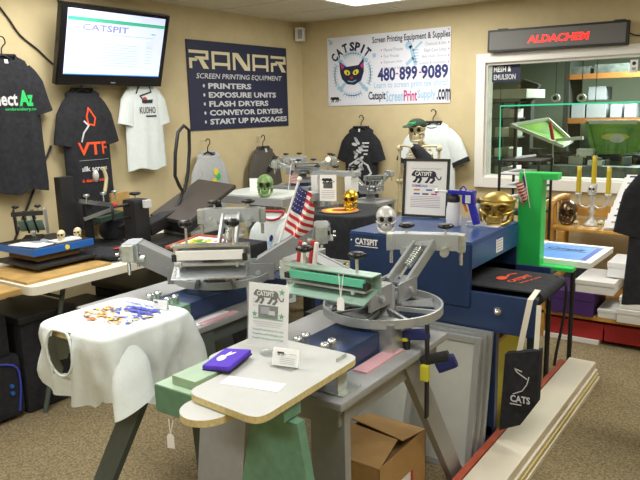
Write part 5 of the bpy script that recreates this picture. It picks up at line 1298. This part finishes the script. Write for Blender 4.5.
# second frame slightly left (chair/shelf)
t = thing('wooden_rack', 'second honey coloured wooden frame beside the shelf unit', 'rack', (X0s-.1, -.4, 0))
m = MB(); x = X0s-.1; m.tube([(x, Y0s, 0), (x, Y0s, zt+.08), (x, Y0s+.03, zt+.13), (x, Y0s+.12, zt+.15), (x, Y1s-.12, zt+.15), (x, Y1s-.03, zt+.13), (x, Y1s, zt+.08), (x, Y1s, 0)], .026, 'wood', 10, sm=3); m.build('side_frame', t)
MB().b2((x-.02, Y0s, .3), (x+.02, Y1s, .32), 'wood').build('brace', t)
zt += .002
def onshelf(px_, y): return PX(px_, 230, 1, y)[0]
skull('skull', 'bronze skull on the top board of the wooden shelf', 'skull', (onshelf(567, -.42), -.42, zt), .15, 'bronze_skull', rad(8))
skull('skull', 'tiny pale skull to the left of the candelabra foot', 'skull', (onshelf(576, -.56), -.56, zt), .045, 'bone', 0)
skull('skull', 'tiny pale skull to the right of the candelabra foot', 'skull', (onshelf(600, -.52), -.52, zt), .05, 'bone', 0)
cxn = onshelf(591, -.42); 
t = thing('candelabra', 'silver skull candelabra with three yellow candles on the wooden shelf', 'candelabra', (cxn, -.42, zt))
m = L(t); m.lathe([(.06, 0), (.062, .01), (.035, .025), (.018, .05), (.014, .08), (.026, .1), (.014, .12), (.012, .18), (.024, .2), (.012, .22), (.012, .28), (.028, .3), (.03, .31), (0, .312)], 'silver_skull', n=20); m.build('stem', t)
for s in (-1, 1): L(t).tube([(0, 0, .16), (s*.04, 0, .13), (s*.09, 0, .15), (s*.105, 0, .2), (s*.105, 0, .225)], .008, 'silver_skull', 8).lathe([(.008, .2), (.022, .225), (.024, .24), (0, .242)], 'silver_skull', (s*.105, 0, 0), 16).build('arm', t)
skull_parts(t, TR(0, -.02, .27), .07, 'silver_skull')
for x_, z_, h_ in ((-.105, .24, .2), (0, .31, .21), (.105, .24, .2)): L(t).lathe([(.017, 0), (.018, h_*.4), (.016, h_*.8), (.017, h_), (.008, h_-.004), (0, h_-.01)], 'candle_yellow', (x_, 0, z_), 16).build('candle', t)
# figurine base bits
# bag on mid shelf
t = thing('gym_bag', 'black bag with white mark on the middle of the wooden shelf', 'bag', (3.1, -.4, zm+.002))
m = MB(); m.sph((X0s+.24, -.4, zm+.085), (.19, .13, .085), 'black_cloth', 28, 14, lambda w: Vector((w.x, w.y, max(w.z, -.9)))*(1+.05*math.sin(w.x*9))); m.build('body', t)
m = MB(); M = frame((X0s+.22, -.53, zm+.12), (1, 0, 0), (0, .5, 1)); m.ell(M, 0, 0, .02, .02, 'silver_print'); m.line(M, [(-.02, -.03), (.03, -.03)], .006, 'silver_print'); m.build('mark', t)
# boxes beneath framed screen on shelf bottom: white & purple & white stacks, red boxes
def abox(name, label, p, q, mt, cat='box', lid=None, grp=None):
    t = thing(name, label, cat, ((p[0]+q[0])/2, (p[1]+q[1])/2, p[2]), 0, grp)
    hz = q[2]-(q[2]-p[2])*.35
    MB().b2(p, (q[0], q[1], hz), mt, .003).build('body', t); MB().b2((p[0]-.003, p[1]-.003, hz), (q[0]+.003, q[1]+.003, q[2]), lid or mt, .003).build('lid', t)
    return t
t = thing('supply_shelf', 'low wooden shelf with paper boxes right of the dryer outfeed', 'shelf', (3.3, -1.35, 0))
ys = -1.1
zA = PX(560, 312, 1, ys)[2]; xa = PX(548, 310, 1, ys)[0]; xb = xa+.78
for z in (zA,): MB().b2((xa-.065, ys, z-.025), (xb+.04, ys+.42, z), 'wood', .003).build('shelf_board', t)
for x in (xa-.045, xb+.02):
    for y in (ys+.02, ys+.40): MB().b2((x-.02, y-.02, 0), (x+.02, y+.02, zA if x == xa else .68), 'wood').build('leg', t)
def bx_(px0, px1, pyt, pyb, dy0, dy1, **k):
    a = PX(px0, pyb, 1, dy0); b = PX(px1, pyt, 1, dy0); return a[0], b[0], a[2], b[2]
abox('paper_box', 'white paper box on top of the purple box', (xa+.18, ys-.02, zA+.165), (xa+.42, ys+.35, zA+.25), 'white', grp=None)
zA += .002
abox('purple_box', 'purple box at the left of the low shelf', (xa+.02, ys-.02, zA), (xa+.30, ys+.35, zA+.16), 'purple_box')
abox('paper_box', 'small white box between the purple box and the right paper stack', (xa+.325, ys+.0, zA), (xa+.44, ys+.3, zA+.06), 'white')
abox('paper_box', 'white paper box at the bottom of the right stack on the low shelf', (xa+.45, ys-.04, zA), (xa+.76, ys+.3, zA+.09), 'white')
abox('paper_box', 'white paper box at the top of the right stack on the low shelf', (xa+.46, ys-.03, zA+.095), (xa+.75, ys+.3, zA+.17), 'white')
abox('paper_bundle', 'loose white paper bundle behind the framed blue screen', (xa+.35, ys+.1, zA+.26), (xa+.62, ys+.4, zA+.36), 'paper', 'papers')
for k, (a, b, lb) in enumerate([(.0, .36, 'left red box on the carpet under the low shelf'), (.37, .70, 'right red box on the carpet under the low shelf')]):
    abox('red_box', lb, (xa+a, ys+.02, .03), (xa+b, ys+.4, .145), 'red_box', lid='red_box')
one(MB().b2((xa-.03, ys+.0, .0), (xa+.34, ys+.42, .028), 'white'), 'paper_tray', 'flat white board beneath the left red box', 'board')
# brochure rack
q = PX(622, 200, 1, -.5)
t = thing('brochure_rack', 'tall white brochure rack with stepped leaflets at the right of the shelf', 'rack', (q[0], -.5, zt))
xl = PX(604, 220, 1, -.55)[0]
MB().raw([(xl, -.56, zt), (xl+.42, -.56, zt), (xl+.42, -.3, zt), (xl, -.3, zt), (xl+.09, -.4, zt+.36), (xl+.42, -.4, zt+.36), (xl+.42, -.3, zt+.36), (xl+.09, -.3, zt+.36)], [(0, 1, 2, 3), (4, 5, 6, 7), (0, 1, 5, 4), (1, 2, 6, 5), (2, 3, 7, 6), (3, 0, 4, 7)], 'white').build('stand', t)
for k in range(8):
    z = zt+.02+.045*k; f = k/8
    m = MB(); M = frame((xl+.2+.09*f, -.575+.16*f, z+.025), (1, 0, 0), (0, .35, 1)); m.box((0, 0, 0), (.38-.05*f, .06, .004), 'paper', M=M)
    m.rect(M, -.12, .015, .05, .012, 'banner_blue' if k % 2 else 'grey_text', .0026); m.rect(M, .03, .012, .16, .004, 'grey_text', .0026); m.rect(M, .02, -.004, .2, .003, 'grey_text', .0026)
    m.build('leaflet', t)
# hanging black shirt on garment rack at the right edge
q = PX(640, 160, 1, -2.3)
t = thing('garment_rack', 'black floor rack holding the black t-shirt at the right edge', 'rack', (q[0]+.15, -2.2, 0))
gx0 = PX(613, 250, 1, -2.2)[0]+.66; gz = PX(625, 165, 1, -2.2)[2]+.035+.10
MB().cyl((gx0+.0, -2.2, 0.02), (gx0, -2.2, gz), .012, 'chrome', n=10).build('post', t); MB().cyl((gx0-.5, -2.2, gz-.013), (gx0+.5, -2.2, gz-.013), .012, 'chrome', n=10).build('rail', t)
MB().cyl((gx0+.5, -2.2, 0.02), (gx0+.5, -2.2, gz), .012, 'chrome', n=10).build('post', t)
MB().b2((gx0-.03, -2.4, 0), (gx0+.03, -2.0, .02), 'black').build('foot', t); MB().b2((gx0+.47, -2.4, 0), (gx0+.53, -2.0, .02), 'black').build('foot', t)
def pr_(m, M): m.ell(M, -.1, -.38, .03, .04, 'banner_blue'); m.line(M, [(-.12, -.42), (-.04, -.44), (.02, -.4)], .008, 'banner_light')
ztp = PX(625, 165, 1, -2.2)[2]; zbt = PX(615, 303, 1, -2.2)[2]; xlft = PX(613, 250, 1, -2.2)[0]
shirt('t_shirt', 'black t-shirt with small blue print hanging at the right edge', 't-shirt', 'B', (xlft+.33, -2.21, ztp+.035), .27, ztp-zbt+.02, 'black_cloth', prints=pr_, seed=31, sa=80, sleeve=.2, hlabel='black hanger on the chrome rail at the right edge')
# black wire tray rack left of green column (on its own base, behind dryer)
t = thing('paper_sorter', 'black wire tray rack with white paper trays left of the green column', 'tray rack', (2.5, -.7, 0))
yy = -1.0; xa2, xb2 = PX(499, 190, 1, yy)[0], PX(538, 190, 1, yy)[0]; zb2, zt2 = PX(500, 236, 1, yy)[2], PX(500, 160, 1, yy)[2]
for x in (xa2, xb2):
    for y in (yy, yy+.3): MB().b2((x-.008, y-.008, 0), (x+.008, y+.008, zt2), 'black').build('post', t)
for k in range(5):
    z = zt2-.002-k*.095
    MB().b2((xa2, yy, z-.008), (xb2, yy+.3, z), 'black').build('tray', t)
    if k in (1, 2, 3): MB().b2((xa2+.02, yy-.03, z), (xb2-.1, yy+.28, z+.012), 'paper').build('paper_pile', t)
t = thing('stapler', 'small silver and black tool lying on top of the black tray rack', 'tool', ((xa2+xb2)/2, yy+.1, zt2)); m = MB(); m.beam(((xa2+xb2)/2-.06, yy+.1, zt2+.01), ((xa2+xb2)/2+.08, yy+.12, zt2+.03), .02, .015, 'silver_print', bev=.004); m.build('body', t)
# fluorescent visible sockets etc done; thermostat none
# ================================================================ ROOM BEHIND THE WINDOW
def wbox(px0, py0, px1, py1, y, d, mt, bld): a = PX(px0, py1, 1, y); b = PX(px1, py0, 1, y); bld.b2((a[0], y, a[2]), (b[0], y+d, b[2]), mt, .006)
yr = 2.6
t = thing('pallet_rack', 'orange beamed storage rack in the room behind the window', 'rack', (3.6, yr, 0))
a = PX(566, 100, 1, yr)[0]
zs_ = [PX(600, p, 1, yr)[2] for p in (73, 118, 170)]
for x in (a, a+1.5): MB().b2((x-.03, yr, 0), (x+.03, yr+.6, 2.3), 'warehouse_dark').build('upright', t)
for z in zs_:
    MB().b2((a, yr, z-.06), (a+1.5, yr+.04, z+.0), 'rack_wood').build('beam', t); MB().b2((a, yr+.04, z-.03), (a+1.5, yr+.6, z), 'warehouse_dark').build('deck', t)
for k, (p0, p1, q0, q1, zz, lb) in enumerate([(571, 585, 97, 112, 1, 'white carton left on the lower rack shelf behind the window'), (586, 606, 97, 112, 1, 'white carton second on the lower rack shelf behind the window'), (588, 606, 82, 96, 1, 'white carton on top of the second carton on the lower rack shelf'), (610, 622, 97, 111, 1, 'white carton third on the lower rack shelf'), (624, 636, 97, 111, 1, 'white carton furthest right on the lower rack shelf'), (566, 590, 58, 67, 0, 'wide carton left on the upper rack shelf behind the window'), (594, 630, 56, 67, 0, 'wide carton right on the upper rack shelf behind the window')]):
    A = PX(p0, q1, 1, yr+.05); B = PX(p1, q0, 1, yr+.05); z0 = zs_[zz]; hgt = B[2]-A[2]
    if k == 2: z0 += .205
    mt = 'machine_grey' if zz == 0 else 'grey_text'
    MBx = MB().b2((A[0], yr+.06, z0+.002), (min(B[0], a+1.44), yr+.4, z0+hgt), mt, .004)
    one(MBx, 'carton', lb, 'box', 'cartons on the rack behind the window')
# left shelving with jars
y2 = 1.3; a = PX(489, 120, 1, y2)[0]; b = PX(516, 120, 1, y2)[0]
t = thing('shelving', 'dark shelving with supplies at the left of the window room', 'shelving', ((a+b)/2, y2, 0))
zl = [PX(500, p, 1, y2)[2] for p in (102, 118, 137, 157, 176, 194)]
for x in (a, b):
    for y in (y2, y2+.4): MB().b2((x-.015, y-.015, 0), (x+.015, y+.015, zl[0]), 'black').build('post', t)
for z in zl: MB().b2((a, y2, z-.015), (b, y2+.4, z), 'machine_grey').build('shelf_board', t)
for r_, z in enumerate(zl[1:]):
    for c_ in range(3):
        x = a+.05+c_*(b-a-.1)/2.6
        one(MB().b2((x, y2+.05, z), (x+.085, y2+.25, z+.09+.01*((r_+c_) % 2)), ['warehouse_wall', 'silver_print', 'white'][(r_+c_) % 3], .004), 'supply_box', '%s supply box, %s in its row, on the %s shelf behind the window' % (['pale', 'grey', 'white'][(r_+c_) % 3], ['leftmost', 'middle', 'rightmost'][c_], ['top', 'second', 'third', 'fourth', 'bottom'][r_]), 'box', 'supplies on the shelving behind the window')
one(MB().b2((a-.1, y2-.3, zl[0]+.03), (b+.2, y2+.3, zl[0]+.12), 'screen_mesh', .01), 'cloth_roll', 'pale rolled sheet on top of the shelving behind the window', 'roll')
# dark machine column, green screens, press
y3 = 1.6; c = PX(525, 120, 1, y3)
t = thing('machine_column', 'dark machine column in the room behind the window', 'machine', (c[0], y3, 0))
MB().b2((c[0]-.06, y3, 0), (c[0]+.06, y3+.12, PX(525, 95, 1, y3)[2]), 'warehouse_dark', .01).build('column', t)
zt_ = PX(525, 84, 1, y3)[2]; m = MB(); m.box((c[0]+.03, y3, zt_-.06), (.2, .1, .18), 'warehouse_dark', rotm(0, .35, 0), .03); m.box((c[0]-.07, y3-.02, zt_-.08), (.04, .06, .15), 'wood', rotm(0, .2, 0), .01); m.build('head', t)
y4 = 1.2
t = thing('automatic_press', 'grey printing machine with a tilted yellow green screen behind the window', 'press', (PX(560, 150, 1, y4)[0], y4, 0))
A = PX(530, 205, 1, y4); B = PX(628, 152, 1, y4)
m = MB(); m.b2((A[0], y4-.1, .5), (B[0]+.2, y4+.18, 1.0), 'machine_grey', .02); rr = random.Random(12)
for k in range(26): x = rr.uniform(A[0], B[0]); m.box((x, y4+rr.uniform(-.03, .14), 1.0+rr.uniform(0, .12)), (rr.uniform(.04, .16), .08, rr.uniform(.03, .1)), ['machine_grey', 'black', 'aluminium', 'warehouse_dark'][k % 4], rotm(0, 0, rr.uniform(-.4, .4)))
m.build('body', t)
q = [PX(*v, 1, y4+d) for v, d in (((511, 125), -.1), ((548, 119), .2), ((572, 141), .2), ((562, 146), -.1))]
m = MB(); m.raw(q, [(0, 1, 2, 3)], 'screen_green'); o = m.build('screen_mesh', t); o.modifiers.new('thickness', 'SOLIDIFY').thickness = .01
m = MB(); [m.beam(q[i], q[(i+1) % 4], .03, .03, 'screen_mesh_light') for i in range(4)]; m.build('screen_frame', t)
z0 = PX(550, 118, 1, y4-.05); MB().cyl(PX(550, 122, 1, y4-.05), PX(553, 140, 1, y4-.05), .018, 'red', n=12).build('red_lever', t)
m = MB(); m.beam(PX(556, 140, 1, y4-.1), PX(583, 138, 1, y4-.1), .04, .03, 'screen_mesh_light'); m.build('platen_arm', t)
MB().cyl(PX(553, 140, 1, y4-.05), PX(553, 175, 1, y4-.05), .008, 'aluminium', n=8).build('rod', t)
y5 = 1.5
t = thing('framed_screen', 'large yellow green framed screen standing behind the window', 'screen', (PX(612, 140, 1, y5)[0], y5, 1.0))
q = [PX(*v, 1, y5) for v in ((587, 122), (640, 122), (640, 152), (594, 152))]
m = MB(); [m.beam(q[i], q[(i+1) % 4], .05, .04, 'screen_green' if i != 0 else 'screen_mesh') for i in range(4)]; m.build('frame', t)
m = MB(); m.raw([v+Vector((0, .01, 0)) for v in q], [(0, 1, 2, 3)], 'screen_green'); M = frame((q[0]+q[2])/2+Vector((.02, 0, 0)), (1, 0, 0), (0, 0, 1)); m.ell(M, 0, .0, .13, .035, 'yellow_board', .004); m.ell(M, .02, -.02, .07, .04, 'screen_mesh', .006); m.build('mesh', t)
t2 = thing('work_bench', 'dark bench holding the yellow green framed screen behind the window', 'bench', (PX(612, 150, 1, y5)[0], y5, 0)); zq = q[3][2]-.02; MB().b2((q[3][0]-.1, y5-.1, zq-.05), (q[1][0]+.3, y5+.5, zq), 'warehouse_dark').build('tabletop', t2)
for x in (q[3][0]+.35, q[1][0]+.2): MB().b2((x, y5, 0), (x+.06, y5+.4, zq-.05), 'warehouse_dark').build('leg', t2)
# neon strip
y6 = .35
pA, pB, pC = PX(499, 196, 1, y6), PX(500.5, 106, 1, y6), PX(641, 102, 1, y6)
pC2 = pB+(pC-pB)*1.4
t = thing('light_strip', 'glowing green light strip running across behind the window glass', 'light', (pB[0], y6, pB[2]))
MB().tube([pA, pB, pC2], .007, 'neon', 8, sm=1).build('tube', t)
m = MB(); [m.cyl((x, y6, pB[2]), (x, y6, 2.45), .003, 'black', n=6) for x in (pB[0], (pB[0]+pC2[0])/2)]; m.build('hanging_wire', t)
for q_, lb in (((555, 98), 'left round white clamp lamp above the green light strip'), ((581, 98), 'right round white clamp lamp above the green light strip')):
    c = PX(*q_, 1, 1.0); t = thing('clamp_lamp', lb, 'lamp', c); MB().cyl(c, c+Vector((0, .04, 0)), .04, 'silver_print', n=18).build('rim', t); MB().cyl(c-Vector((0, .004, 0)), c, .02, 'black', n=14).build('hub', t); MB().cyl(c+Vector((0, .02, .03)), (c[0], 1.02, 2.45), .004, 'black', n=6).build('wire', t)
# ================================================================ WORLD
w = bpy.data.worlds.new('world'); SC.world = w; w.use_nodes = True; w.node_tree.nodes['Background'].inputs[0].default_value = (.9, .95, 1, 1); w.node_tree.nodes['Background'].inputs[1].default_value = .3
SC.view_settings.view_transform = 'Standard'; SC.view_settings.look = 'None'; SC.view_settings.exposure = 0.1; SC.view_settings.gamma = 1; SC.view_settings.use_curve_mapping = False
